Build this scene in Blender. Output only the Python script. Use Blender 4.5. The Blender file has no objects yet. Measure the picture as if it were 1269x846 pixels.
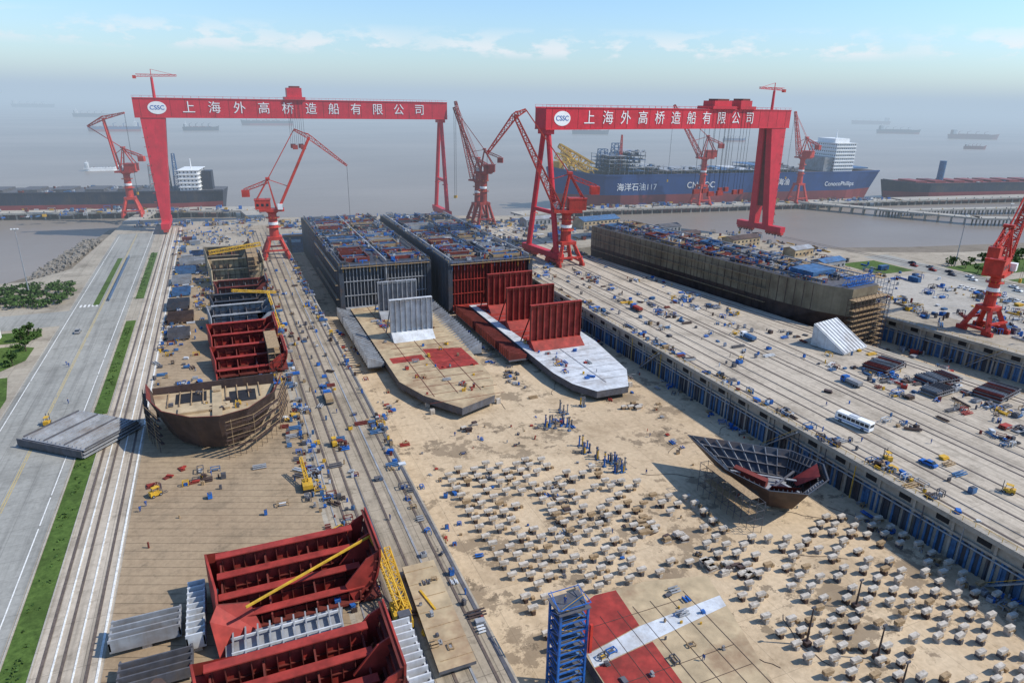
import bpy, math, random
from mathutils import Vector, Matrix
random.seed(7)
R=random.random
def U(a,b): return a+(b-a)*random.random()
sc=bpy.context.scene
sc.view_settings.view_transform='Standard'; sc.view_settings.look='None'; sc.view_settings.exposure=0
# ---------------------------------------------------------------- materials
MATS={}
def _n(nt,t,**k):
    n=nt.nodes.new(t)
    for a,b in k.items(): setattr(n,a,b)
    return n
def mix(nt,fac,a,b,mode='MIX'):
    m=_n(nt,'ShaderNodeMix',data_type='RGBA',blend_type=mode)
    for s,v in((m.inputs[0],fac),(m.inputs[6],a),(m.inputs[7],b)):
        if hasattr(v,'links'): nt.links.new(v,s)
        elif isinstance(v,(int,float)): s.default_value=v
        else: s.default_value=(*v[:3],1)
    return m.outputs[2]
def ramp(nt,src,a,b,va=0,vb=1):
    r=_n(nt,'ShaderNodeMapRange'); r.inputs[1].default_value=a;r.inputs[2].default_value=b;r.inputs[3].default_value=va;r.inputs[4].default_value=vb
    nt.links.new(src,r.inputs[0]); return r.outputs[0]
def noise(nt,vec,scale,detail=5,rough=.6,stretch=None,loc=(0,0,0)):
    mp=_n(nt,'ShaderNodeMapping'); nt.links.new(vec,mp.inputs[0])
    mp.inputs['Location'].default_value=loc
    if stretch: mp.inputs['Scale'].default_value=stretch
    n=_n(nt,'ShaderNodeTexNoise'); n.inputs['Scale'].default_value=scale;n.inputs['Detail'].default_value=detail;n.inputs['Roughness'].default_value=rough
    nt.links.new(mp.outputs[0],n.inputs['Vector']); return n.outputs[0]
def math2(nt,op,a,b):
    m=_n(nt,'ShaderNodeMath',operation=op)
    for s,v in((m.inputs[0],a),(m.inputs[1],b)):
        if hasattr(v,'links'): nt.links.new(v,s)
        else: s.default_value=v
    return m.outputs[0]
def base(name):
    m=bpy.data.materials.new(name); m.use_nodes=True; nt=m.node_tree
    b=nt.nodes['Principled BSDF']; tc=_n(nt,'ShaderNodeTexCoord'); return m,nt,b,tc.outputs['Object']
def mat(name,col=None,rough=.6,var=.22,scale=.5,dirt=(.12,.09,.06),da=.35,metal=0,streak=.3):
    if name in MATS: return MATS[name]
    m,nt,b,v=base(name)
    n1=noise(nt,v,scale,3); c=mix(nt,ramp(nt,n1,.3,.7),[x*(1-var) for x in col],[min(1,x*(1+var)) for x in col])
    if da:
        n2=noise(nt,v,scale*.4,4,.7,loc=(13,5,2)); c=mix(nt,ramp(nt,n2,.5,.7,0,da),c,dirt)
    if streak:
        n3=noise(nt,v,1.2,2,.6,stretch=(1,1,.08)); c=mix(nt,ramp(nt,n3,.5,.75,0,streak),c,dirt)
    nt.links.new(c,b.inputs['Base Color']); b.inputs['Roughness'].default_value=rough; b.inputs['Metallic'].default_value=metal
    b.inputs['Specular IOR Level'].default_value=.3
    MATS[name]=m; return m
def gmat(name,c1,c2,stain=(.10,.08,.055),st=.5,slab=(6,5),joint=.45,lng=.3,angle=0,rough=.9,wet=0,fine=.25,tile=.05,mort=.09):
    m,nt,b,v=base(name)
    a=noise(nt,v,.02,4,.6); c=mix(nt,ramp(nt,a,.35,.65),c1,c2)
    f=noise(nt,v,.8,5,.7); c=mix(nt,fine,c,mix(nt,ramp(nt,f,.3,.7),[x*.45 for x in c1],[min(1,x*1.4) for x in c2]))
    s=noise(nt,v,.07,7,.72,loc=(40,9,0)); c=mix(nt,ramp(nt,s,.5,.68,0,st),c,stain)
    s2=noise(nt,v,.35,5,.7,loc=(4,99,0)); c=mix(nt,ramp(nt,s2,.56,.72,0,st),c,stain)
    if lng:
        l=noise(nt,v,.5,4,.65,stretch=(1,.03,1)); c=mix(nt,ramp(nt,l,.5,.7,0,lng),c,[x*.35 for x in c1])
    if slab:
        mp=_n(nt,'ShaderNodeMapping'); mp.inputs['Rotation'].default_value=(0,0,angle); nt.links.new(v,mp.inputs[0])
        br=_n(nt,'ShaderNodeTexBrick'); nt.links.new(mp.outputs[0],br.inputs['Vector']); br.offset=0
        br.inputs['Scale'].default_value=1;br.inputs['Brick Width'].default_value=slab[0];br.inputs['Row Height'].default_value=slab[1]
        br.inputs['Mortar Size'].default_value=mort;br.inputs['Mortar Smooth'].default_value=.3
        br.inputs['Color1'].default_value=(1-tile,1-tile,1-tile,1);br.inputs['Color2'].default_value=(1+tile,1+tile,1+tile,1);br.inputs['Mortar'].default_value=(1-joint,1-joint,1-joint,1)
        c=mix(nt,1,c,br.outputs['Color'],'MULTIPLY')
    b.inputs['Roughness'].default_value=rough
    if wet:
        w=noise(nt,v,.06,7,.72,loc=(77,33,0)); wf=ramp(nt,w,.565,.59); c=mix(nt,math2(nt,'MULTIPLY',wf,wet),c,(.19,.14,.09))
        w=noise(nt,v,.12,6,.7,loc=(7,133,0)); wf=ramp(nt,w,.6,.62); c=mix(nt,math2(nt,'MULTIPLY',wf,wet*.9),c,(.12,.09,.06))
    bp=_n(nt,'ShaderNodeBump'); bp.inputs['Strength'].default_value=.3; bp.inputs['Distance'].default_value=.1; nt.links.new(f,bp.inputs['Height']); nt.links.new(bp.outputs[0],b.inputs['Normal'])
    nt.links.new(c,b.inputs['Base Color']); b.inputs['Specular IOR Level'].default_value=.2
    MATS[name]=m; return m
RED=mat('crane_red_paint',(.56,.022,.04),.5,.12,.2,(.25,.03,.03),.45)
RED2=mat('jib_red_paint',(.50,.045,.03),.5,.2,.4,(.15,.03,.02),.5)
RUST=mat('primer_red_steel',(.30,.036,.026),.65,.35,.3,(.13,.03,.02),.6)
RUSTD=mat('primer_dark_red',(.15,.03,.022),.7,.3,.3,(.05,.02,.015),.5)
BROWN=mat('brown_steel',(.062,.042,.037),.65,.35,.25,(.13,.075,.045),.45)
DKB=mat('dark_blue_hull',(.045,.055,.07),.6,.3,.2,(.12,.07,.04),.5)
GREYS=mat('grey_steel',(.28,.29,.30),.55,.25,.3,(.16,.12,.09),.5)
WHITE=mat('white_primer',(.54,.56,.57),.55,.18,.3,(.26,.22,.18),.55)
TAN=mat('tan_plate',(.42,.32,.19),.7,.25,.25,(.22,.12,.065),.65,streak=0)
OLIVE=mat('olive_hull',(.20,.165,.11),.65,.25,.15,(.08,.055,.035),.6)
BLUE=mat('equipment_blue',(.02,.12,.40),.5,.35,1.2,(.05,.07,.1),.55)
BLUE2=mat('blue_steel',(.05,.13,.26),.6,.35,.6,(.07,.06,.06),.55)
YEL=mat('safety_yellow',(.58,.34,.03),.5,.2,1,(.2,.12,.04),.4)
DARK=mat('dark_void',(.018,.018,.02),.8,.3,.5,da=0,streak=0)
DGREY=mat('dark_grey_steel',(.09,.09,.10),.7,.3,.5)
CONC=mat('keel_concrete',(.48,.43,.36),.85,.25,1.5,(.17,.13,.09),.6)
WOOD=mat('scaffold_plank',(.32,.22,.12),.8,.3,2,streak=0)
WPAINT=mat('white_paint',(.80,.80,.78),.4,.06,.5,(.4,.36,.3),.2,streak=.1)
HBLUE=mat('ship_blue',(.02,.06,.19),.45,.15,.05,(.03,.04,.08),.4)
HRED=mat('antifouling_red',(.22,.035,.035),.6,.2,.06,(.12,.03,.03),.5)
HNAVY=mat('ship_navy',(.02,.025,.045),.5,.2,.1)
GLASS=mat('window_glass',(.02,.03,.04),.12,.1,1,da=0,streak=0)
TYRE=mat('tyre_rubber',(.02,.02,.02),.9,.1,1,da=0,streak=0)
SKIN=mat('worker_skin',(.35,.2,.13),.6,.05,3,da=0,streak=0)
CLOTH=mat('worker_overalls',(.04,.09,.25),.9,.15,3,da=.2,streak=0)
G_YARD=gmat('yard_concrete',(.32,.275,.21),(.40,.35,.27),st=.5,slab=(8,6),joint=.35,lng=.2)
G_ASM=gmat('assembly_floor',(.29,.205,.125),(.38,.285,.18),st=.5,slab=(300,2.6),joint=.4,lng=.1,angle=.38,tile=.02,mort=.12)
G_DOCK=gmat('dock_floor_concrete',(.47,.35,.22),(.57,.44,.285),stain=(.25,.175,.10),st=.5,slab=(11,14),joint=.28,lng=.12,wet=.72,tile=.03,mort=.07)
G_TRACK=gmat('track_concrete',(.42,.355,.27),(.50,.43,.335),st=.5,slab=(3,12),joint=.3,lng=.6)
G_MID=gmat('mid_track_concrete',(.32,.26,.18),(.40,.33,.24),st=.6,slab=(2.6,9),joint=.4,lng=.75)
G_ROAD=gmat('road_surface',(.27,.265,.235),(.34,.33,.29),stain=(.15,.145,.125),st=.5,slab=(5,6),joint=.22,lng=.4,tile=.03)
G_WALK=gmat('pavement_concrete',(.36,.33,.28),(.43,.40,.34),st=.3,slab=(3,3),joint=.25,lng=.1)
G_GRASS=gmat('grass_turf',(.045,.095,.015),(.09,.14,.03),stain=(.03,.05,.01),st=.8,slab=None,lng=0,fine=.6)
G_MUD=gmat('mud_bank',(.17,.145,.11),(.24,.205,.16),st=.6,slab=None,lng=.1)
G_WALL=gmat('wall_concrete',(.29,.26,.215),(.37,.335,.28),st=.5,slab=None,lng=0)
LP=mat('road_paint',(.70,.69,.64),.8,.15,2,(.3,.28,.25),.7,streak=0); LY=mat('road_paint_yellow',(.48,.36,.13),.8,.15,2,(.3,.26,.18),.8,streak=0)
RAIL=mat('rail_steel',(.12,.09,.07),.5,.3,1,streak=0)
LEAF=mat('leaf_green',(.05,.095,.02),.9,.5,.8,(.02,.035,.01),.6,streak=0)
ROCK=mat('rubble_rock',(.25,.22,.18),.9,.4,.8,streak=0)
# ---------------------------------------------------------------- mesh builder
class MB:
    def __init__(s,name): s.name=name;s.v=[];s.f=[];s.mi=[];s.m=[];s.M=Matrix.Identity(4)
    def mid(s,m):
        if m not in s.m: s.m.append(m)
        return s.m.index(m)
    def add(s,vs,fs,m):
        o=len(s.v); M=s.M; s.v+= [tuple(M@Vector(p)) for p in vs]; k=s.mid(m)
        for f in fs: s.f.append([o+i for i in f]); s.mi.append(k)
    HF=[(0,3,2,1),(4,5,6,7),(0,1,5,4),(1,2,6,5),(2,3,7,6),(3,0,4,7)]
    def hexa(s,p,m): s.add(p,s.HF,m)
    def box(s,x,y,z,sx,sy,sz,m,rot=0):   # x,y centre, z base
        c,t=math.cos(rot),math.sin(rot); P=[]
        for zz in(z,z+sz):
            for a,b in((-1,-1),(1,-1),(1,1),(-1,1)):
                dx,dy=a*sx/2,b*sy/2; P.append((x+dx*c-dy*t,y+dx*t+dy*c,zz))
        s.hexa(P,m)
    def bx(s,x0,x1,y0,y1,z0,z1,m): s.box((x0+x1)/2,(y0+y1)/2,z0,x1-x0,y1-y0,z1-z0,m)
    def beam(s,p,q,w,m,h=None,w2=None):
        p=Vector(p);q=Vector(q);d=q-p
        if d.length<1e-4:return
        h=h or w; k=(w2/w) if w2 else 1
        up=Vector((0,0,1)) if abs(d.normalized().z)<.95 else Vector((0,1,0))
        a=d.cross(up).normalized();b=a.cross(d).normalized()
        P=[p-a*w/2-b*h/2,p+a*w/2-b*h/2,p+a*w/2+b*h/2,p-a*w/2+b*h/2]
        w*=k;h*=k
        P+=[q-a*w/2-b*h/2,q+a*w/2-b*h/2,q+a*w/2+b*h/2,q-a*w/2+b*h/2]
        s.hexa(P,m)
    def cyl(s,p,q,r1,r2,m,n=12):
        p=Vector(p);q=Vector(q);d=q-p;up=Vector((0,0,1)) if abs(d.normalized().z)<.95 else Vector((0,1,0))
        a=d.cross(up).normalized();b=a.cross(d).normalized();P=[]
        for c,r in((p,r1),(q,r2)):
            for i in range(n):
                t=2*math.pi*i/n;P.append(c+a*r*math.cos(t)+b*r*math.sin(t))
        F=[(i,(i+1)%n,n+(i+1)%n,n+i) for i in range(n)]+[tuple(range(n))[::-1],tuple(range(n,2*n))]
        s.add(P,F,m)
    def prism(s,poly,z0,z1,m,top=None,poly2=None):
        n=len(poly);p2=poly2 or poly
        P=[(x,y,z0) for x,y in poly]+[(x,y,z1) for x,y in p2]
        s.add(P,[(i,(i+1)%n,n+(i+1)%n,n+i) for i in range(n)]+[tuple(range(n))[::-1]],m)
        s.add([(x,y,z1) for x,y in p2],[tuple(range(n))],top or m)
    def wall(s,pts,z0,z1,t,m,flare=0):
        for a,b in zip(pts,pts[1:]):
            s.beam((a[0],a[1],(z0+z1)/2),(b[0],b[1],(z0+z1)/2),t,m,h=z1-z0)
    def quad(s,pts,m): s.add(pts,[tuple(range(len(pts)))],m)
    def lattice(s,p,q,w0,w1,n,r,m,h0=None,h1=None):
        p=Vector(p);q=Vector(q);d=q-p;up=Vector((0,0,1)) if abs(d.normalized().z)<.97 else Vector((0,1,0))
        a=d.cross(up).normalized();b=a.cross(d).normalized();h0=h0 or w0;h1=h1 or w1
        def ring(t):
            w=(w0+(w1-w0)*t)/2;h=(h0+(h1-h0)*t)/2;c=p+d*t
            return [c-a*w-b*h,c+a*w-b*h,c+a*w+b*h,c-a*w+b*h]
        r0=ring(0);r1=ring(1)
        for i in range(4): s.beam(r0[i],r1[i],r,m)
        for k in range(n):
            A=ring(k/n);B=ring((k+1)/n)
            for i in range(4):
                j=(i+1)%4
                s.beam(A[i],B[j],r*.6,m) if k%2 else s.beam(A[j],B[i],r*.6,m)
                s.beam(B[i],B[j],r*.6,m)
    def done(s,origin=True,smooth=False):
        me=bpy.data.meshes.new(s.name)
        if origin:
            xs=[v[0] for v in s.v];ys=[v[1] for v in s.v];zs=[v[2] for v in s.v]
            o=Vector(((min(xs)+max(xs))/2,(min(ys)+max(ys))/2,min(zs)))
        else:o=Vector((0,0,0))
        me.from_pydata([(v[0]-o.x,v[1]-o.y,v[2]-o.z) for v in s.v],[],s.f)
        for m in s.m: me.materials.append(m)
        me.polygons.foreach_set('material_index',s.mi)
        if smooth: me.polygons.foreach_set('use_smooth',[True]*len(me.polygons))
        me.update()
        ob=bpy.data.objects.new(s.name,me);ob.location=o;bpy.context.collection.objects.link(ob);return ob
def T(x,y,z=0,rot=0): return Matrix.Translation((x,y,z))@Matrix.Rotation(rot,4,'Z')
def text(body,M,size,m,parent,name='lettering',ext=.04,bold=.0):
    c=bpy.data.curves.new(name,'FONT');c.body=body;c.size=size;c.extrude=ext;c.offset=bold;c.align_x='CENTER';c.align_y='CENTER';c.materials.append(m)
    o=bpy.data.objects.new(name,c);bpy.context.collection.objects.link(o)
    o.parent=parent;bpy.context.view_layer.update();o.matrix_parent_inverse=parent.matrix_world.inverted();o.matrix_basis=M@Matrix.Rotation(math.pi/2,4,'X')
# ---------------------------------------------------------------- ground & water
ZF=-11
TH2=math.radians(8)
DM=T(245,290,0,TH2)      # second dock's own axes
def d2(a,b): p=DM@Vector((a,b,0)); return (p.x,p.y)
L0,R0,L1,R1=d2(-28,-250),d2(15,-250),d2(-28,95),d2(15,95)
g=MB('ground')
SH=[(1800,-80),(900,150),(560,268),(434,292),(380,312),(352,350),(332,405),(300,450),(262,500),(R1[0],504.8),(L1[0],517.9),(165,530),(150,536),(120,545),(36,559),(30,560),(-66,585),(-72,500),(-78,420),(-95,396),(-700,400),(-1500,420)]
for P in ([(-1500,-700),(36,-700),(36,559),(30,560),(-66,585),(-72,500),(-78,420),(-95,396),(-700,400),(-1500,420)],
          [(36,-700),(150,-700),(150,-60),(36,-60)],[(36,480),(150,480),(150,536),(120,545),(36,559)],
          [(150,-700),(L0[0],-700),L0,L1,(L1[0],517.9),(165,530),(150,536)],
          [(L0[0],-700),(R0[0],-700),R0,L0],[L1,R1,(R1[0],504.8),(L1[0],517.9)],
          [(R0[0],-700),(1800,-700),(1800,-80),(900,150),(560,268),(434,292),(380,312),(352,350),(332,405),(300,450),(262,500),(R1[0],504.8),R1,R0]):
    g.quad([(*p,0) for p in P],G_YARD)
for a,b in zip(SH,SH[1:]): g.quad([(*a,0),(*a,-9),(*b,-9),(*b,0)],G_WALL)
g.done(False)
def sheet(name,poly,z,m):
    s=MB(name);s.quad([(x,y,z) for x,y in poly],m);return s.done(False)
def rect(x0,x1,y0,y1): return [(x0,y0),(x1,y0),(x1,y1),(x0,y1)]
sea=MB('sea_water')
for x0,x1,y0,y1 in((-45000,45000,540,60000),(-1500,-60,390,540),(300,45000,-100,540),(262,300,430,540),(151,262,490,540),(-60,151,536,540)):
    sea.quad([(x,y,-5) for x,y in rect(x0,x1,y0,y1)],None)
m,nt,b,v=base('river_water')
c=mix(nt,ramp(nt,noise(nt,v,.004,5,.6,stretch=(.4,1,1)),.35,.65),(.20,.165,.13),(.27,.225,.18))
nt.links.new(c,b.inputs['Base Color']);b.inputs['Roughness'].default_value=.38;b.inputs['IOR'].default_value=1.33;b.inputs['Specular IOR Level'].default_value=.4
bp=_n(nt,'ShaderNodeBump');bp.inputs['Strength'].default_value=.7;bp.inputs['Distance'].default_value=.5
nt.links.new(noise(nt,v,.12,6,.65,stretch=(.5,1,1)),bp.inputs['Height']);nt.links.new(bp.outputs[0],b.inputs['Normal'])
sea.m=[m];sea.mi=[0]*6;sea.done(False)
def dock(name,D,fm,M=None):
    s=MB(name);x0,x1,y0,y1=D
    if M: s.M=M
    s.quad([(x0,y0,ZF),(x1,y0,ZF),(x1,y1,ZF),(x0,y1,ZF)],fm)
    s.quad([(x0,y1,ZF),(x1,y1,ZF),(x1,y1,0),(x0,y1,0)],G_WALL)
    s.quad([(x0,y0,ZF),(x0,y1,ZF),(x0,y1,0),(x0,y0,0)],G_WALL)
    s.quad([(x1,y0,ZF),(x1,y1,ZF),(x1,y1,0),(x1,y0,0)],G_WALL)
    s.done(False)
dock('dry_dock_floor',(36,150,-60,480),G_DOCK);dock('dry_dock_floor',(-28,15,-250,95),G_DOCK,DM)
for (x,y0,y1,M_) in((150,30,476,None),(15,-240,92,DM)):
    s=MB('dock_side_wall')
    if M_: s.M=M_
    s.bx(x-1.2,x-.02,y0,y1,-.9,.35,G_WALL)
    s.bx(x-.7,x-.02,y0,y1,-4.2,-3.6,G_WALL)
    y=y0
    while y<y1:
        s.bx(x-.45,x-.02,y,y+.5,ZF,-3.61,random.choice((BLUE2,DKB,BLUE2)))
        if int(y/1.5)%2==0: s.bx(x-.2,x-.015,y+.5,y+1.5,ZF,-4.2,random.choice((BLUE2,DKB,DKB)))
        y+=1.5
    y=y0+4
    while y<y1:
        s.bx(x-.12,x-.01,y,y+3.2,-3,-1.3,DARK); s.bx(x-.5,x-.02,y-1.6,y-1,ZF,-.9,G_WALL)
        if R()<.7: s.beam((x-.9,y+6,-1),(x-.9,y+6,ZF),.2,random.choice((YEL,DGREY,GREYS,DGREY)))
        y+=10
    s.cyl((x-.7,y0,-5),(x-.7,y1,-5),.22,.22,GREYS,6)
    y=y0
    while y<y1: s.beam((x-.6,y,.35),(x-.6,y,1.4),.09,YEL);y+=3
    s.beam((x-.6,y0,1.4),(x-.6,y1,1.4),.08,YEL)
    # stair flights down the wall
    for ys in range(int(y0)+30,int(y1)-20,70):
        s.beam((x-1.6,ys,-.5),(x-1.6,ys+12,ZF),1.2,GREYS,h=.3);s.beam((x-2.2,ys,.6),(x-2.2,ys+12,ZF+1.1),.1,YEL)
    s.done()
s=MB('dock_gate');s.bx(36.1,149.9,476,479.8,ZF,1.5,BLUE2);s.bx(36.2,149.8,475,475.9,.3,1.6,BROWN)
for x in range(40,148,9): s.bx(x,x+1.2,475.2,475.9,ZF,.3,DKB)
s.done()
sheet('access_road',rect(-66,-43,-60,520),.012,G_ROAD)
sheet('side_road',rect(-400,-66.01,312,334),.012,G_ROAD)
sheet('crane_rail_track',rect(-37.5,-27,-60,540),.012,G_TRACK)
sheet('assembly_floor',rect(-26.9,13,-60,440),.012,G_ASM)
sheet('crane_rail_track',rect(14,35.5,-60,528),.012,G_MID)
sheet('crane_rail_track',[(151.5,-60),(240,-60),(240,100),(222,230),(203.5,365),(200,500),(151.5,500)],.012,G_TRACK)
sheet('grass_verge',rect(-42.3,-38,-60,198),.05,G_GRASS)
sheet('grass_verge',rect(-42,-38.3,214,310),.05,G_GRASS)
sheet('grass_verge',rect(-41.5,-37.6,345,450),.05,G_GRASS)
sheet('grass_verge',rect(-58,-55.5,340,440),.05,G_GRASS)
for L in([(-100,205),(-68,205),(-68,236),(-72,256),(-100,256)],[(-120,262),(-76,262),(-70,272),(-70,286),(-76,290),(-120,290)],[(-120,294),(-74,294),(-70,300),(-72,308),(-120,308)],[(-95,100),(-70,100),(-70,196),(-95,196)]):
    sheet('lawn',L,.05,G_GRASS)
for L in(rect(395,540,238,262),rect(400,600,205,228),rect(340,369,262,290)): sheet('lawn',L,.05,G_GRASS)
sheet('access_road',rect(372,392,-60,300),.012,G_ROAD)
sheet('yard_pavement',rect(300,371,-60,255),.01,G_WALK)
k=MB('road_kerb')
for x,y0,y1 in((-42.6,-60,520),(-37.8,-60,520),(-66.2,-60,310),(-66.2,336,520)): k.bx(x-.12,x+.12,y0,y1,0,.14,G_WALK)
k.done(False)
p=MB('road_marking')
for x0,x1,m_ in((-45,-44.75,LP),(-64.5,-64.25,LP),(-54.5,-54.3,LY),(-54,-53.8,LY)):
    y=-40
    while y<510:
        L=U(12,40);p.quad([(x0,y,.03),(x1,y,.03),(x1,y+L,.03),(x0,y+L,.03)],m_);y+=L+(U(.3,1.5) if R()<.5 else 0)
for i in range(5): p.quad([(-63+i*1.6,338,.03),(-62.2+i*1.6,338,.03),(-62.2+i*1.6,342,.03),(-63+i*1.6,342,.03)],LP)
p.done(False)
r=MB('crane_rail')
for x,w,m_ in((-36.3,.5,RAIL),(-34.6,.3,LP),(-33.2,.45,RAIL),(-31.2,.3,LP),(-29.2,.5,RAIL),(-27.6,.4,LP),(15.5,.3,GREYS),(17.5,.5,RAIL),(20.4,.5,RAIL),(23,.35,DGREY),(26.5,.5,RAIL),(29.5,.4,GREYS),(33,.5,RAIL),(35.2,.7,DGREY),
    (153,.6,RAIL),(156.5,.3,DGREY),(163,.5,RAIL),(168,.3,DGREY),(174,.5,RAIL),(184,.5,RAIL),(187,.5,RAIL),(195,.35,DGREY),(200,.4,RAIL)):
    r.bx(x-w/2,x+w/2,-60,498 if x>0 else 535,.02,.12,m_)
r.done(False)
r=MB('crane_rail');r.M=DM
for x in(-36,-33): r.bx(x-.3,x+.3,-250,95,.02,.12,RAIL)
for x in(134,138): r.bx(x-.3,x+.3,-250,60,.02,.12,RAIL)
r.done(False)
# ---------------------------------------------------------------- gantry cranes
def gantry(xr,xf,y,top,bot,ylo,trol,chars_x0,chars_x1,mastx,W=None):
    W=W or Matrix.Identity(4)
    g=MB('gantry_crane');sg=1 if xf>xr else -1;g.M=W
    xa=xr-sg*9;xb=xf+sg*4;lo,hi=min(xa,xb),max(xa,xb)
    g.bx(lo,hi,y-5.5,y+5.5,bot,top,RED)
    for yy in(y-5.6,y+5.6):
        g.bx(lo,hi,yy-.25,yy+.25,top,top+.5,RED); g.bx(lo,hi,yy-.2,yy+.2,bot-.6,bot,RED)
        for i in range(int((hi-lo)/5)+1):
            g.beam((lo+i*5,yy,top+.5),(lo+i*5,yy,top+1.7),.12,RED)
        g.beam((lo,yy,top+1.7),(hi,yy,top+1.7),.12,RED)
    for i in range(int((hi-lo)/9)): g.bx(lo+i*9+4,lo+i*9+4.12,y-5.58,y-5.5,bot,top,RUSTD)
    def tap(x0a,x0b,y0a,y0b,z0,x1a,x1b,y1a,y1b,z1,m_):
        g.hexa([(x0a,y0a,z0),(x0b,y0a,z0),(x0b,y0b,z0),(x0a,y0b,z0),(x1a,y1a,z1),(x1b,y1a,z1),(x1b,y1b,z1),(x1a,y1b,z1)],m_)
    i=-sg
    xo=xr+i*2.5;xi=xr-i*2.5
    tap(min(xo,xi),max(xo,xi),y-9,y-3.5,6,min(xr+i*6,xr-i*9),max(xr+i*6,xr-i*9),y-5.4,y-1,bot,RED)
    tap(min(xo,xi),max(xo,xi),y+3.5,y+9,6,min(xr+i*6,xr-i*9),max(xr+i*6,xr-i*9),y+1,y+5.4,bot,RED)
    tap(min(xo,xi),max(xo,xi),y-3.4,y+3.4,20,min(xr+i*5,xr-i*7),max(xr+i*5,xr-i*7),y-.9,y+.9,bot,RUSTD)
    g.bx(xr-2.6,xr+2.6,y-20,y+20,3.2,7,RED)
    for s_ in(-1,1):
        g.cyl((xf,y+s_*15,6),(xf,y+s_*2.4,bot-2),1.7,1.5,RED,10)
        g.cyl((xf-2.2,y+s_*10,26),(xf+2.2,y+s_*10,26),.4,.4,RED,6)
    g.bx(xf-1,xf+1,y-9,y+9,28,30,RED);g.bx(xf-2.6,xf+2.6,y-4.5,y+4.5,bot-3,bot,RED)
    g.bx(xf-2,xf+2,y-20,y+20,3.2,6.4,RED)
    for X in(xr,xf):
        for s_ in(-1,1):
            for j in range(3):
                yy=y+s_*(8+j*5); g.box(X,yy,1.3,3,4,1.9,RED2)
                for e in(-1,1): g.cyl((X-.5,yy+e*1.1,.75),(X+.5,yy+e*1.1,.75),.65,.65,DGREY,10)
    for z in range(8,int(bot)-2,6):
        g.beam((xr+i*3.2,y-10+z*.06,z),(xr+i*(3.2+z*.03),y-7+z*.06,z+6),.25,RUSTD); g.box(xr+i*(3.6+z*.03),y-8+z*.05,z,2,2.6,.15,RED2)
    for tx,w,h in trol:
        g.bx(tx-w/2,tx+w/2,y-7,y+7,top+.6,top+2.4,RED)
        g.bx(tx-w*.36,tx+w*.36,y-5,y+5,top+2.4,top+2.4+h,RED);g.bx(tx-w*.2,tx+w*.28,y-4,y+4,top+2.4+h,top+3.6+h,RUSTD)
        for a in(-.3,-.1,.1,.3):
            for b_ in(-6.6,6.6): g.beam((tx+a*w,y+b_,top),(tx+a*w,y+b_,top-ylo),.16,DARK)
        for a in(-.2,.2): g.box(tx+a*w,y-6.6,top-ylo-3,w*.25,1.6,3,RUST); g.box(tx+a*w,y+6.6,top-ylo-3,w*.25,1.6,3,RUST)
    g.cyl((mastx,y,top),(mastx,y,top+13),1,.8,RED,8)
    g.lattice((mastx-9*sg,y,top+14),(mastx+15*sg,y,top+14.5),1.6,1,8,.3,RED);g.bx(mastx-10*sg-1,mastx-10*sg+1,y-1,y+1,top+12,top+14,RED2)
    g.beam((mastx,y,top+18),(mastx+13*sg,y,top+15),.2,RED);g.beam((mastx,y,top+13),(mastx,y,top+18),.4,RED)
    ob=g.done()
    s='上海外高桥造船有限公司';n=len(s)
    for j,ch in enumerate(s):
        text(ch,W@T(chars_x0+(chars_x1-chars_x0)*j/(n-1),y-5.75,(top+bot)/2),8.2,WPAINT,ob,'letter_%d'%(j+1),bold=.0)
    lx=chars_x0-19
    e=MB('logo');P=[];N_=28
    for yy in(y-5.59,y-5.66):
        for q in range(N_): P.append((lx+5.6*math.cos(q*2*math.pi/N_),yy,(top+bot)/2+4*math.sin(q*2*math.pi/N_)))
    e.M=W;e.add(P,[(q,(q+1)%N_,N_+(q+1)%N_,N_+q) for q in range(N_)]+[tuple(range(N_,2*N_))],WPAINT);lo_=e.done();lo_.parent=ob
    bpy.context.view_layer.update();lo_.matrix_parent_inverse=ob.matrix_world.inverted()
    text('CSSC',W@T(lx,y-5.72,(top+bot)/2),3.8,BLUE,ob,'logo_text',bold=.03)
gantry(-36,165,530,86.7,75.2,30,[(57,14,6)],-12,147,-32)
gantry(0,-194,0,86,75,52,[(-59,22,3.2),(-37,15,3.6)],-168,-33,-5,T(367,388,0,TH2))
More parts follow.
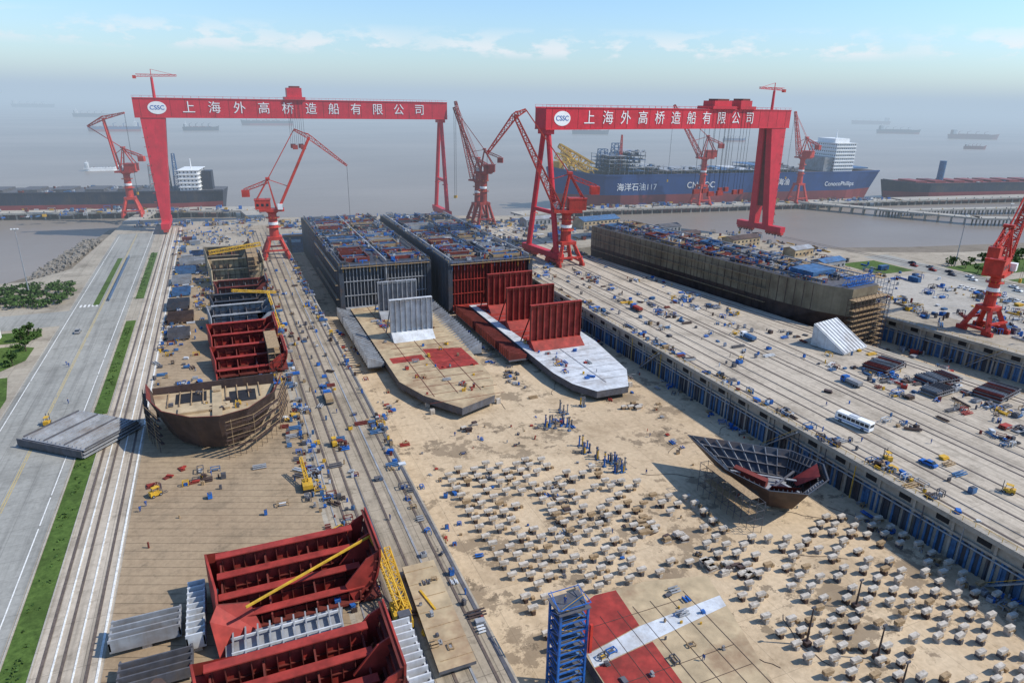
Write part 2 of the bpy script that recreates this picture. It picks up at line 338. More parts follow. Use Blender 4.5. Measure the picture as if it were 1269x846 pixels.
# ---------------------------------------------------------------- jib cranes
def jib(x,y,head,ph,tip,beak=None,sc_=1,legw=12,m_=RED2,lat=False):
    g=MB('jib_crane')
    w=legw/2;pt=ph*.42
    B=T(x,y,0,0);g.M=B
    for a in(-1,1):
        for b in(-1,1):
            g.beam((a*w,b*w,1.6),(a*w*.45,b*w*.45,pt),1.9,m_,w2=1.6); g.box(a*w,b*w,.1,1.4,4.4,1.7,m_)
            for e in(-1,1): g.cyl((a*w-.5,b*w+e*1.3,.6),(a*w+.5,b*w+e*1.3,.6),.5,.5,DGREY,8)
        g.beam((a*w,-w,2.2),(a*w,w,2.2),1.1,m_);g.beam((-w,a*w,5),(w,a*w,5),.9,m_)
    g.box(0,0,pt-.8,w*1.25,w*1.25,1.8,m_)
    g.cyl((0,0,pt+.8),(0,0,ph-1.5),w*.42,w*.36,m_,16);g.cyl((0,0,ph-1.5),(0,0,ph),w*.36,w*.62,m_,16)
    g.cyl((0,0,pt+(ph-pt)*.5),(0,0,pt+(ph-pt)*.5+1.6),w*.43,w*.43,WPAINT,16)
    for zz in(pt+ (ph-pt)*.4,pt+(ph-pt)*.75):
        g.cyl((0,0,zz),(0,0,zz+.25),w*.62,w*.62,m_,12)
        for t in range(10):
            a=t*math.pi/5;g.beam((w*.6*math.cos(a),w*.6*math.sin(a),zz),(w*.6*math.cos(a),w*.6*math.sin(a),zz+1.2),.1,YEL)
    g.M=T(x,y,0,head)
    k=sc_
    g.box(0,0,ph,13*k,7*k,1.2*k,m_)
    g.box(-4.4*k,0,ph+1.2*k,8*k,6*k,5*k,m_); g.box(-4.4*k,0,ph+6.2*k,8.6*k,6.4*k,.4*k,m_)
    for a in range(3): g.box(-7*k+a*2.5*k,-3.03*k,ph+3*k,1.3*k,.1,1.4*k,GLASS)
    g.box(4.6*k,-3.4*k,ph+1.2*k,2.6*k,2.2*k,2.8*k,WPAINT);g.box(5.95*k,-3.4*k,ph+2*k,.12,1.9*k,1.5*k,GLASS)
    mt=ph+17*k
    for b in(-1,1):
        g.beam((2.4*k,b*2.6*k,ph+1.2*k),(-.6*k,b*1.1*k,mt),.8*k,m_,w2=.5*k);g.beam((-7.5*k,b*2.6*k,ph+6*k),(-.6*k,b*1.1*k,mt),.6*k,m_)
    g.box(-.6*k,0,mt,2.2*k,3.4*k,1*k,m_)
    for zz in(.35,.6,.8): g.beam((2.4*k-3*k*zz,-2.6*k*(1-zz*.6),ph+17*k*zz),(2.4*k-3*k*zz,2.6*k*(1-zz*.6),ph+17*k*zz),.35*k,m_)
    r_,z_=tip;piv=(4.2*k,0,ph+2*k)
    if lat: g.lattice(piv,(r_,0,z_),3.6*k,1.6*k,14,.42*k,m_,h1=1.3*k)
    else:
        for b in(-1,1): g.beam((4.2*k,b*2.1*k,ph+2*k),(r_,b*.8*k,z_),.75*k,m_,h=1.3*k)
        for t in(.15,.35,.55,.75,.92):
            px=4.2*k+(r_-4.2*k)*t;pz=ph+2*k+(z_-ph-2*k)*t;g.beam((px,-2.1*k+1.3*k*t,pz),(px,2.1*k-1.3*k*t,pz),.4*k,m_)
    if beak:
        (bx,bz),(tx,tz)=beak
        g.lattice((bx,0,bz),(r_,0,z_),.9*k,2.2*k,4,.35*k,m_);g.lattice((r_,0,z_),(tx,0,tz),2.2*k,.8*k,7,.38*k,m_)
        g.beam((bx,0,bz),(-.6*k,0,mt),.45*k,m_)
        g.beam((r_,0,z_+1.6*k),(bx,0,bz),.25*k,m_)
        hx,hz=tx,tz
    else:
        for b in(-1,1): g.beam((r_,b*.5,z_),(-.6*k,b*.8*k,mt),.22*k,m_)
        hx,hz=r_,z_
    g.lattice((-.6*k,0,mt-1*k),(-13*k,0,mt-5.5*k),1.8*k,1.4*k,4,.3*k,m_); g.box(-12.5*k,0,mt-9*k,4*k,3.6*k,3.6*k,m_)
    g.beam((4*k+(r_-4*k)*.3,0,ph+2*k+(z_-ph-2*k)*.3),(-.6*k,0,mt),.35*k,m_)
    hk=max(ph*.5,12)
    for b in(-.4,.4): g.beam((hx,b,hz),(hx,b,hk+2),.1,DARK)
    g.box(hx,0,hk,1.2,1,2,YEL)
    g.M=B
    return g.done()
jib(27,416,math.radians(-5),27,(24,68),((16,72),(44,52)),1.05,13)
jib(-63,597,math.radians(160),33,(10,72),((22,66),(-6,76)),1.05,13)
jib(183,482,math.radians(150),38,(22,84),None,1.0,13,lat=True,m_=RUST)
jib(186,503,math.radians(120),30,(22,88),None,1.0,12,lat=True,m_=RUST)
jib(182,345,math.radians(165),30,(31,82),((25,85),(46,62)),1.25,15,lat=True)
jib(415,520,math.radians(165),42,(34,88),None,1.15,13,lat=True)
jib(519,505,math.radians(100),42,(16,84),None,1.1,13,lat=True)
jib(295,173,math.radians(20),25,(26,56),((18,60),(52,44)),1.15,11,lat=True)
# ---------------------------------------------------------------- ships
def hull(s,L,B,D,zs,mlo,mhi,deck,bow=-1,rake=8,N=26,sheer=3):
    secs=[]
    for i in range(N+1):
        t=i/N
        fb=min(1,((t+.001)/.13)**.55);fs_=min(1,.72+.28*min(1,(1-t)/.1))
        hb=B/2*fb*fs_;hb0=B/2*min(1,((t+.001)/.16)**.8)*min(1,.3+.7*min(1,(1-t)/.12))
        z2=D+sheer*max(0,1-t/.12)**1.5
        secs.append((t,hb0,hb,z2))
    def X(t,top): 
        x=t*L-(rake*(1-t/.15) if t<.15 else 0)*top+(rake*.5*((t-.92)/.08) if t>.92 else 0)*top
        return x if bow<0 else L-x
    P=[]
    for t,h0,h1_,z2 in secs:
        hm=h0+(h1_-h0)*(zs/D)
        P.append([(X(t,0),-h0,-3),(X(t,zs/D),-hm,zs),(X(t,1),-h1_,z2),(X(t,1),h1_,z2),(X(t,zs/D),hm,zs),(X(t,0),h0,-3)])
    for a,b in zip(P,P[1:]):
        for k_,m_ in((0,mlo),(1,mhi),(2,deck),(3,mhi),(4,mlo)):
            s.add([a[k_],b[k_],b[k_+1],a[k_+1]],[(0,1,2,3) if bow<0 else (3,2,1,0)],m_)
        s.beam(a[2],b[2],.3,mhi,h=1.6)
    e=P[-1];s.add(e,[(0,1,2,3,4,5)],mhi)
    e=P[0];s.add(e,[(0,1,2,3,4,5)],mhi)
def superstr(s,x,y,z,w,d,h,m_,fl=6):
    fh=h/fl
    for i in range(fl):
        s.box(x,y,z+i*fh,w,d,fh*.86,m_);s.box(x,y,z+i*fh+fh*.86,w+1.6,d+1.6,fh*.12,m_)
        n=int(w/2.6)
        for j in range(n): s.box(x-w/2+(j+.5)*w/n,y-d/2-.02,z+i*fh+fh*.35,1.1,.12,fh*.3,GLASS)
        n=int(d/3)
        for j in range(n):
            for e in(-1,1): s.box(x+e*(w/2+.02),y-d/2+(j+.5)*d/n,z+i*fh+fh*.35,.12,1.3,fh*.3,GLASS)
def items(s,x0,x1,y0,y1,z,n,pal,smin=.8,smax=2.6,hmax=2.2,kinds='bcpfs'):
    cs=[(U(x0,x1),U(y0,y1)) for _ in range(max(2,n//8))]
    for _ in range(n):
        if R()<.55:
            c_=random.choice(cs);x=min(x1,max(x0,c_[0]+random.gauss(0,1.8)));y=min(y1,max(y0,c_[1]+random.gauss(0,3)))
        else: x,y=U(x0,x1),U(y0,y1)
        m_=random.choice(pal);k_=random.choice(kinds);a=U(smin,smax);rot=random.choice((0,0,math.pi/2,U(0,3)));h=U(.5,1)*hmax
        if k_=='b':
            s.box(x,y,z+.15,a,a*U(.6,1.2),h,m_,rot); s.box(x,y,z+.15+h,a*.8,a*.5,.15,DGREY,rot)
        elif k_=='c':
            for j in range(random.choice((1,2,3))): s.cyl((x+j*.6*a/2,y,z),(x+j*.6*a/2,y,z+h),a*.22,a*.22,m_,7)
        elif k_=='p':
            for j in range(4):
                s.M,old=s.M@T(x,y,z,rot),s.M
                s.cyl((-a*1.4,j*.4,.3+(j%2)*.3),(a*1.4,j*.4,.3+(j%2)*.3),.18,.18,m_,6);s.M=old
        elif k_=='f':
            s.M,old=s.M@T(x,y,z,rot),s.M;b=a*.6;
            for p_,q_ in(((-a,-b),(a,-b)),((a,-b),(a,b)),((a,b),(-a,b)),((-a,b),(-a,-b))):
                s.beam((*p_,h),(*q_,h),.16,m_);s.beam((*p_,0),(*p_,h),.16,m_)
            s.box(0,0,.1,a*1.2,b*1.2,h*.45,random.choice(pal));s.M=old
        else:
            for j in range(random.choice((2,3,4))): s.box(x+U(-.2,.2),y+U(-.2,.2),z+j*.32,a*1.5,a,.2,m_,rot+U(-.05,.05))
ang=math.atan2(-37,353)
fp=MB('production_ship');fp.M=T(292,549+29,-5,ang)
hull(fp,352,56,31,13,HRED,HBLUE,BROWN,-1,10,sheer=6)
topm=[GREYS,BLUE2,WHITE,BLUE2,GREYS,DKB,DGREY]
superstr(fp,309,0,31,24,40,28,WPAINT,8)
fp.box(309,0,59,18,26,4,WPAINT);fp.cyl((312,0,63),(312,0,71),.8,.3,WPAINT,8);fp.box(326,8,31,8,12,12,GREYS);fp.box(336,0,33,20,30,1.2,BLUE2);fp.box(291,0,31,10,36,14,GREYS)
for i in range(11):
    x=52+i*20
    hh=U(4,8) if i>1 else U(18,22)
    for lv in range(max(1,int(hh/3.4))):
        z=34+lv*3.4
        fp.box(x,0,z,17,44,.35,random.choice(topm))
        for a in(-8,-3,3,8):
            for b_ in(-21,-7,7,21): fp.beam((x+a,b_,z-3),(x+a,b_,z+.2),.4,random.choice((GREYS,BLUE2)))
        items(fp,x-7,x+7,-21,-8,z+.3,7,topm,1,3,2.6); 
    fp.beam((x-9,-20,33),(x+9,-20,33+hh*.8),.3,GREYS)
for i in range(2): fp.lattice((46+i*14,0,34),(46+i*14,0,56+U(-4,3)),8,7,6,.6,random.choice((BLUE2,GREYS)))
fp.lattice((34,0,36),(2,0,56),9,3,6,1.3,YEL);fp.lattice((32,-18,33),(-6,-14,48),6,5,5,1.1,YEL);fp.lattice((12,-14,36),(12,14,50),6,5,5,1.1,YEL);fp.cyl((2,0,30),(2,0,42),5,5,YEL,14)
fp.lattice((60,-10,34),(60,-10,66),3,1,9,.35,RED2);fp.lattice((240,10,34),(240,10,56),2,1,6,.3,WPAINT)
o=fp.done()
def htext(b,x,z,sz,yoff=-28.3,m_=WPAINT): text(b,T(292,549+29,-5,ang)@T(x,yoff,z),sz,m_,o,'hull_lettering',bold=.03)
htext('海洋石油117',70,20,7.5);htext('CNOOC',138,21,8);htext('海油',232,22,7);htext('ConocoPhillips',300,19.5,6,-28.4)
def carrier(x,y,rot,L,B,D,bow,name='bulk_carrier',deckm=HRED,hi=HNAVY,lo=HRED,cr=True,sh=16,k=1,zs=.5,house=WPAINT):
    s=MB(name);s.M=T(x,y,-5,rot);hull(s,L,B,D,D*zs,lo,hi,deckm,bow,L*.025,20)
    sx=L-L*.09 if bow<0 else L*.09
    superstr(s,sx,0,D,L*.06,B*.8,sh,house,5);s.box(sx+(L*.05 if bow<0 else -L*.05),0,D,L*.03,B*.25,sh*.9,hi);s.cyl((sx,0,D+sh),(sx,0,D+sh+8*k),.5*k,.3*k,WPAINT,6)
    n=7
    for i in range(n):
        hx=L*(.2+.62*i/n) if bow>0 else L*(.1+.68*i/n)
        s.box(hx+L*.03,0,D,L*.055,B*.6,2*k,deckm)
        if cr and i%2==0: s.cyl((hx-L*.01,0,D),(hx-L*.01,0,D+9*k),1*k,.8*k,hi,8);s.beam((hx-L*.01,0,D+8*k),(hx+L*.06,0,D+11*k),.8*k,hi)
    items(s,L*.1,L*.9,-B*.45,B*.45,D,int(60*k),[GREYS,RUSTD,WHITE,BLUE2],1*k,3*k,2*k)
    return s
s=carrier(3-245,609+50+26,math.radians(-9.5),248,40,18.5,-1,sh=17,cr=False,deckm=DGREY)
s.lattice((196,-10,18),(196,-10,40),3,2,6,.4,GREYS);s.lattice((214,-5,18),(214,-5,48),4,2,8,.4,BLUE2);s.lattice((206,4,18),(206,4,46),3,2,6,.5,DGREY);s.lattice((236,0,18),(236,0,36),2,1,6,.3,GREYS);s.done()
s=carrier(667,506+22,math.radians(-9),260,42,18,-1,sh=18,cr=False);s.cyl((70,0,18),(70,0,40),3.5,3.5,BLUE2,12);s.done()
for(x,y,L,b,r_,hi,k_)in((-287,2080,118,-1,.05,HBLUE,1),(-70,2123,90,1,.1,HNAVY,1),(97,2500,160,-1,-.05,HNAVY,1),(1010,1900,110,1,-.3,HNAVY,1),(2219,1560,150,1,-.5,HRED,1),(2300,1900,150,1,-.5,HNAVY,1),(-1100,5200,220,1,0,HNAVY,1.5),(300,3400,150,-1,0,HNAVY,1),(1700,1150,50,1,-.5,HRED,.6),(1500,2500,120,-1,-.3,HBLUE,1),(900,3300,160,1,-.1,HNAVY,1),(1900,3300,170,1,-.3,HNAVY,1),(3300,2900,200,-1,-.5,HRED,1),(-500,3300,140,1,0,HNAVY,1),(1250,1500,60,1,-.3,HBLUE,.7)):
    carrier(x,y,r_,L,L*.15,L*.07+3,b,'cargo_ship',HRED,hi,hi if R()<.5 else HRED,sh=L*.1,k=k_).done()
carrier(-154,1025,.05,38,9,3.5,1,'patrol_boat',WHITE,WPAINT,WPAINT,cr=False,sh=7,k=.35).done()
def deck_stuff(s,x0,x1,y0,y1,z,n,pal):
    xx=(x1-x0);yy=y0+U(3,7)
    while yy<y1-14:
        dl=U(6,14)
        for a in(.07,.56):
            X0=x0+xx*(a+U(0,.04));X1=X0+xx*U(.24,.36)
            s.bx(X0,X1,yy,yy+dl,z+.02,z+.5,random.choice((DGREY,DARK,GREYS,BROWN,DGREY,DKB)))
            if R()<.75: s.wall([(X0,yy),(X1,yy),(X1,yy+dl),(X0,yy+dl),(X0,yy)],z,z+U(1,2.4),.4,random.choice((BLUE2,GREYS,RUSTD,DKB,WOOD)))
            for j in range(int(dl/3)): s.bx(X0,X1,yy+1+j*3,yy+1.3+j*3,z+.6,z+1.3,random.choice((BLUE2,GREYS,WOOD,RUSTD)))
        yy+=dl+U(2,7)
    for a in(.02,.5,.96): s.bx(x0+xx*a,x0+xx*a+.6,y0,y1,z+1.2,z+1.7,random.choice((DKB,GREYS)))
    items(s,x0+1,x1-1,y0+1,y1-1,z,n,pal,.5,2.0,2.2)
    for X in(x0,x1):
        y=y0
        while y<y1: s.beam((X,y,z),(X,y,z+1.3),.1,YEL);y+=2.5
        s.beam((X,y0,z+1.3),(X,y1,z+1.3),.1,BLUE2)
DP=[BLUE,BLUE,BLUE2,DKB,GREYS,DGREY,RUSTD,WOOD,WHITE,BLUE2,BLUE2,TAN,GREYS,RUST]
def midbody(x0,x1,y0,y1,zt,mside,mfront,mrib,n=500):
    s=MB('ship_hull_under_construction')
    zb=ZF+1.8
    s.bx(x0,x1,y0+2.4,y1,zb,zt,mside)
    s.bx(x0,x0+2.2,y0,y0+2.38,zb,zt,mside);s.bx(x1-2.2,x1,y0,y0+2.38,zb,zt,mside)
    s.bx(x0+2.25,x1-2.25,y0-1.5,y0+2.38,zb,zb+2.4,mrib);s.bx(x0+2.25,x1-2.25,y0,y0+2.38,zt-.5,zt-.02,DGREY)
    s.bx(x0+2.25,x1-2.25,y0+2.2,y0+2.37,zb+2.4,zt-.5,mfront)
    x=x0+3.6
    while x<x1-2.5: s.bx(x-.15,x+.15,y0+1,y0+2.19,zb+2.4,zt-.5,mrib);x+=1.7
    xm=(x0+x1)/2;s.bx(xm-.3,xm+.3,y0-.6,y0+2.18,zb+2.41,zt-.51,mrib)
    for z in(zb+8,zb+15): s.bx(x0+2.3,x1-2.3,y0+.8,y0+2.1,z,z+.3,mrib)
    y=y0+4
    while y<y1-2:
        for X in(x0-.06,x1+.06): s.box(X,y,zb,.12,.25,zt-zb,DGREY)
        y+=6
    for z in(zb+7,zb+14,zt-2):
        for X,e in((x0-1.3,-1),(x1+1.3,1)):
            if x1>130 and e>0 or x0<60 and e<0: 
                s.bx(X-.6,X+.6,y0,y0+70,z,z+.12,WOOD);s.beam((X+e*.6,y0,z+1.2),(X+e*.6,y0+70,z+1.2),.1,BLUE2)
    for i in range(14):
        X=x0+2+i*(x1-x0-4)/13;s.beam((X,y0-.5,zt-U(1,4)),(X,y0-.5,zt+1.2),.12,random.choice((BLUE2,YEL)))
    s.bx(x0+1,x1-1,y0-1.1,y0-.1,zt-.9,zt-.75,WOOD);s.beam((x0+1,y0-.9,zt+.4),(x1-1,y0-.9,zt+.4),.1,BLUE2)
    deck_stuff(s,x0+.5,x1-.5,y0+1,y1-4,zt,n,DP)
    y=y0+4
    while y<y1:
        for X in(x0+4,xm,x1-4): s.box(X,y,ZF,1.6,1.6,1.8,CONC)
        y+=8
    return s.done()
midbody(48,93.5,320,468,14,DKB,DKB,GREYS)
midbody(98,143,306,454,15,DKB,RUSTD,RUST)
def plate(poly,z0,th,name,mside,mtop,bul=(),extra=None):
    s=MB(name);s.prism(poly,z0,z0+th,mside,mtop)
    xs=[p[0] for p in poly];ys=[p[1] for p in poly]
    for i in range(int((max(ys)-min(ys))/6)):
        for X in(min(xs)+6,sum(xs)/len(xs),max(xs)-8): s.box(X,min(ys)+8+i*6,ZF,1.5,1.2,z0-ZF,CONC)
    for x0,x1,y,zt,m_,m2 in bul:
        zb=z0+th
        s.bx(x0,x1,y,y+.5,zb,zt,m_);x=x0
        while x<=x1+.01:
            s.bx(x-.17,x+.17,y-.9,y,zb+3,zt,m2);x+=(x1-x0)/8
        s.bx(x0,x1,y-.7,y,zt-.7,zt-.3,m2);s.bx(x0-.2,x1+.2,y-.9,y+.7,zt,zt+.25,m_)
        s.hexa([(x0,y-5.5,zb),(x1,y-5.5,zb),(x1,y,zb),(x0,y,zb),(x0,y-1.2,zb+3),(x1,y-1.2,zb+3),(x1,y,zb+3),(x0,y,zb+3)],m_)
        s.bx(x0+1,x1-1,y+.5,y+5,zb,zb+1.2,m_)
        for X in(x0,x1): s.beam((X,y+.5,zt-5),(X,y+9,zb),.4,m2)
    if extra:extra(s,z0+th)
    return s.done()
def ex1(s,z):
    s.quad([(69,228,z+.02),(85,228,z+.02),(84.5,248,z+.02),(69,252,z+.02)],RUST);s.quad([(54,240,z+.02),(67,240,z+.02),(67,246,z+.02),(54,246,z+.02)],RUST)
    for y in range(200,316,7): s.bx(57,84,y,y+.12,z,z+.1,RUSTD)
    for x in(60,68.5,77): s.bx(x,x+.15,205,318,z,z+.12,RUSTD)
    for x0,x1,e in((45,51.5,1),(85.5,92,-1)):
        y=244
        while y<316:
            s.hexa([(x0,y,z-2),(x1,y,z-2),(x1,y+.5,z-2),(x0,y+.5,z-2)]+([(x0,y,z+2.5),(x1,y,z-.2),(x1,y+.5,z-.2),(x0,y+.5,z+2.5)] if e>0 else [(x0,y,z-.2),(x1,y,z+2.5),(x1,y+.5,z+2.5),(x0,y+.5,z-.2)]),GREYS);y+=2.8
        s.bx(x0,x1,243,316,z-2.2,z-1.9,DARK)
    items(s,56,83,205,312,z,60,[BLUE,YEL,GREYS,RUST,WOOD],.4,1.3,1.2)
plate([(52,318),(52,222),(57,207),(66,193),(80,199),(85,214),(88,262),(90,318)],ZF+1.8,2.6,'ship_bottom_section',DGREY,TAN,[(60,78,268,10.5,WHITE,GREYS),(62,80,300,10,GREYS,GREYS)],ex1)
def ex2(s,z):
    for y in range(198,302,6): s.bx(110,137,y,y+.12,z,z+.1,GREYS)
    s.bx(122,122.3,195,304,z,z+.14,GREYS)
    s.quad([(113,242,z+.02),(134,242,z+.02),(134,303,z+.02),(111,303,z+.02)],RUST)
    for x0,x1,e in((99,107,1),):
        y=232
        while y<302: s.hexa([(x0,y,z-2),(x1,y,z-2),(x1,y+.5,z-2),(x0,y+.5,z-2),(x0,y,z+2),(x1,y,z-.2),(x1,y+.5,z-.2),(x0,y+.5,z+2)],RUSTD);y+=2
        s.bx(x0,x1,231,303,z-2.2,z-1.9,DGREY)
    items(s,111,137,198,235,z,22,[BLUE,YEL,GREYS,RUST,BLUE],.4,1.3,1.2);items(s,112,135,240,300,z,30,[BLUE,YEL,WOOD,RUST],.4,1.3,1.4)
plate([(108,304),(108,210),(110,198),(115,189),(128,189),(136,203),(141,236),(142,304)],ZF+1.8,2.6,'ship_bottom_section',DGREY,WHITE,[(111,134,238,11.5,RUST,RUSTD),(112,135,266,11.5,RUST,RUSTD),(113,136,292,11.5,RUST,RUSTD)],ex2)
s=MB('deck_block')
pl=[(52,62),(52.5,84),(54.5,95),(62,98),(75,97.5),(88,94),(85,82),(81,68),(78,55),(60,54)]
s.prism(pl,ZF+1.8,ZF+4.4,DGREY,TAN);z=ZF+4.4
s.quad([(53,84.5,z+.02),(66,87,z+.02),(67,97.5,z+.02),(62,97.8,z+.02),(54.8,94.8,z+.02)],RUST);s.quad([(52.4,66,z+.02),(65,66,z+.02),(66,82.5,z+.02),(52.6,81,z+.02)],RUST)
s.quad([(52.6,81.2,z+.03),(66,82.7,z+.03),(85.6,85,z+.03),(86.4,88,z+.03),(66,86.8,z+.03),(53,84.3,z+.03)],WHITE)
for x in(56,60,64,67.6,71.8,76,80): s.bx(x,x+.1,62,92,z,z+.07,BROWN)
for y in(62,66,71,76,90): s.bx(54.5,80,y,y+.1,z,z+.07,BROWN)
items(s,55,80,60,92,z,22,[BLUE,YEL,GREYS,DGREY,WOOD],.3,1.0,.9)
for X in(58,70):
    for y in range(60,94,7): s.box(X,y,ZF,1.6,1.3,1.8,CONC)
s.done()
s=MB('ship_hull_under_construction');s.M=DM
pl=[(-23,80),(-23,-60),(-21,-80),(-16,-92),(2,-92),(8,-82),(10,-60),(10,80)]
pb=[(-22,80),(-22,-50),(-17,-70),(-11,-78),(-2,-78),(4,-70),(9,-50),(9,80)]
s.prism(pb,ZF+1.8,5,BROWN,OLIVE,pl);s.prism(pl,5,17,OLIVE,DGREY)
y=-78
while y<78: s.box(-23.05,y,-5 if y>-55 else 5,.14,.25,22 if y>-55 else 12,BROWN);y+=4.5
for z in(3,9,13.5): s.bx(-25,-23.8,-55,78,z,z+.12,WOOD);s.beam((-25,-55,z+1.2),(-25,78,z+1.2),.12,BROWN)
y=-55
while y<78: s.beam((-25,y,-8),(-25,y,14.5),.12,BROWN);y+=5
deck_stuff(s,-21,8.5,-80,78,17,560,DP)
s.box(-8,-66,17.02,16,12,3,BLUE2);s.lattice((-16,-88,19),(2,-88,19),3,3,5,.3,BLUE)
for y in range(-70,78,8):
    for X in(-15,0): s.box(X,y,ZF,2,2,1.8,CONC)
s.done()
def scaffold(s,x0,x1,y0,y1,z0,z1,m_,sp=2.4,st=2.2,plank=True):
    xs=[x0+i*(x1-x0)/max(1,round((x1-x0)/sp)) for i in range(max(1,round((x1-x0)/sp))+1)]
    ys=[y0+i*(y1-y0)/max(1,round((y1-y0)/sp)) for i in range(max(1,round((y1-y0)/sp))+1)]
    for x in xs:
        for y in ys: s.beam((x,y,z0),(x,y,z1),.14,m_)
    z=z0+st
    while z<=z1:
        for y in ys: s.beam((x0,y,z),(x1,y,z),.11,m_)
        for x in xs: s.beam((x,y0,z),(x,y1,z),.11,m_)
        if plank and R()<.8: s.box((x0+x1)/2,(y0+y1)/2,z+.05,(x1-x0),(y1-y0)*.8,.08,WOOD)
        z+=st
s=MB('scaffold_tower');s.M=DM;scaffold(s,11,14,-92,-50,ZF,18,BLUE2,3);s.done()
s=MB('scaffold_tower');s.M=DM;scaffold(s,-20,4,-97,-93,ZF,14,BROWN,2.6);s.done()
s=MB('access_tower')
ya,yb=79.5,83.5
for x in(44.2,49.4):
    for y in(ya,yb): s.beam((x,y,ZF),(x,y,9.4),.38,BLUE)
for i in range(10):
    z=ZF+1.2+i*2.1
    for y in(ya,yb): s.beam((44.2,y,z),(49.4,y,z),.22,BLUE)
    for x in(44.2,49.4): s.beam((x,ya,z),(x,yb,z),.22,BLUE);s.beam((x,ya if i%2 else yb,z),(x,yb if i%2 else ya,z+2.1),.12,BLUE)
    s.bx(44.4,49.2,ya+.1,yb-.1,z-.05,z,DGREY)
    a,b=(44.6,48.8) if i%2 else (48.8,44.6)
    s.beam((a,ya+1,z),(b,ya+1,z+2.1),.7,BLUE2,h=.12);s.beam((a,ya+.3,z+1),(b,ya+.3,z+3.1),.08,YEL);s.beam((44.2,ya ,z+1),(49.4,ya,z+1),.08,BLUE)
s.bx(43.8,49.8,ya-.4,yb+.4,9.3,9.45,DGREY)
for x in(43.9,49.7): s.beam((x,ya-.3,10.5),(x,yb+.3,10.5),.12,BLUE)
for y in(ya-.3,yb+.3): s.beam((43.9,y,10.5),(49.7,y,10.5),.12,BLUE)
s.beam((49.9,ya-.6,0),(49.9,ya-.6,6),.5,RED2)
s.done()
# ---------------------------------------------------------------- keel blocks
s=MB('keel_blocks')
def lim(x):
    P=[(48,166),(60,166),(78,160),(92,148),(104,136),(112,112),(120,106),(140,108),(149,100)]
    for a,b in zip(P,P[1:]):
        if a[0]<=x<=b[0]: return a[1]+(b[1]-a[1])*(x-a[0])/(b[0]-a[0])
    return 0
for i in range(25):
    for j in range(36):
        x=50+i*4.0+U(-.35,.35);y=38+j*3.8+U(-.3,.3)+(1.9 if i%2 else 0)
        if x>147 or y>lim(x)-U(0,5) or R()<.14: continue
        if 50<x<91 and y<101: continue
        if 108<x<146 and y>107: continue
        if 88<x<100 and 92<y<118 and R()<.6: continue
        if math.sin(x*.17)*math.sin(y*.13)>.8 : continue
        h=U(1.7,2.2);rot=U(-.06,.06)
        s.box(x,y,ZF,.75,1.5,h*.5,random.choice((CONC,BROWN,CONC,DGREY)),rot);s.box(x,y,ZF+h*.5,1.0,1.2,h*.12,WOOD,rot);s.box(x,y,ZF+h*.62,2.2,.9,h*.38,CONC if R()<.88 else WOOD,rot)
        if R()<.3: s.box(x+1.8,y+U(-.5,.5),ZF,.8,.7,.7,WOOD,rot)
s.done(False)
s=MB('shoring_jack_group')
for cx,cy,n,w,h_ in((91,178,8,3,3),(97,176,7,3,4),(97,150,26,4.5,6),(94,160,10,3,3),(100,186,5,2,3),(109,188,5,2,1)):
    for _ in range(n):
        x=cx+U(-w,w)*.6;y=cy+U(-h_,h_);hh=U(2.4,3.8);m_=random.choice((BLUE,BLUE,GREYS,DGREY,YEL));s.cyl((x,y,ZF+.3),(x,y,ZF+hh),.28,.2,m_,7);s.box(x,y,ZF,1,1,.3,BLUE2);s.box(x,y,ZF+hh,.6,.6,.15,DGREY)
s.done()
s=MB('timber_stacks')
for cx,cy,n in((96,100,9),(99,96,6),(124,180,6),(66,186,3),(93,112,5),(136,128,5),(88,118,8),(72,130,4)):
    for _ in range(n):
        x=cx+U(-3,3);y=cy+U(-3,3)
        for j in range(3): s.box(x,y,ZF+j*.5,U(1.4,2.6),U(.8,1.2),.42,random.choice((WOOD,CONC,BROWN,CONC)),U(-.2,.2))
s.done()
s=MB('dock_debris');items(s,118,148,110,300,ZF,90,[RUST,BLUE,WOOD,GREYS,BROWN],.3,1.0,1);items(s,40,50,120,320,ZF,60,[RUST,BLUE,WOOD,GREYS],.3,1.2,1.2);items(s,143,149,50,330,ZF,110,[BLUE,GREYS,WOOD,DGREY],.3,1.3,1.2);items(s,92,99,200,300,ZF,40,[BLUE,GREYS,WOOD,DGREY],.3,1.2,1.2);items(s,52,100,170,192,ZF,26,[RUST,GREYS,WOOD,DGREY,BLUE],.3,.8,.8);items(s,60,100,105,160,ZF,50,[BROWN,GREYS,WOOD,DGREY,BLUE],.3,.8,.8);s.done()
s=MB('hose_run')
for _ in range(13):
    x,y=U(52,142),U(60,205);a=U(0,6.3)
    for j in range(10):
        x2,y2=x+1.5*math.cos(a),y+1.5*math.sin(a)
        if 38<x2<148: s.beam((x,y,ZF+.07),(x2,y2,ZF+.07),.09,BROWN)
        x,y=x2,y2;a+=U(-.5,.5)
s.done()
s=MB('bow_hull_section')
s.M=Matrix.Translation((128.2,117.5,0))@Matrix.Diagonal((.66,.84,1,1))@Matrix.Translation((-127,-121,0))
top=[(111,150),(144,128),(148,117),(140,109),(124,105),(112,111),(107,126)]
botp=[(119,136),(137,123),(139,118),(135,115),(127,112),(120,116),(116,124)]
zb,zt=ZF+1.5,-1.2
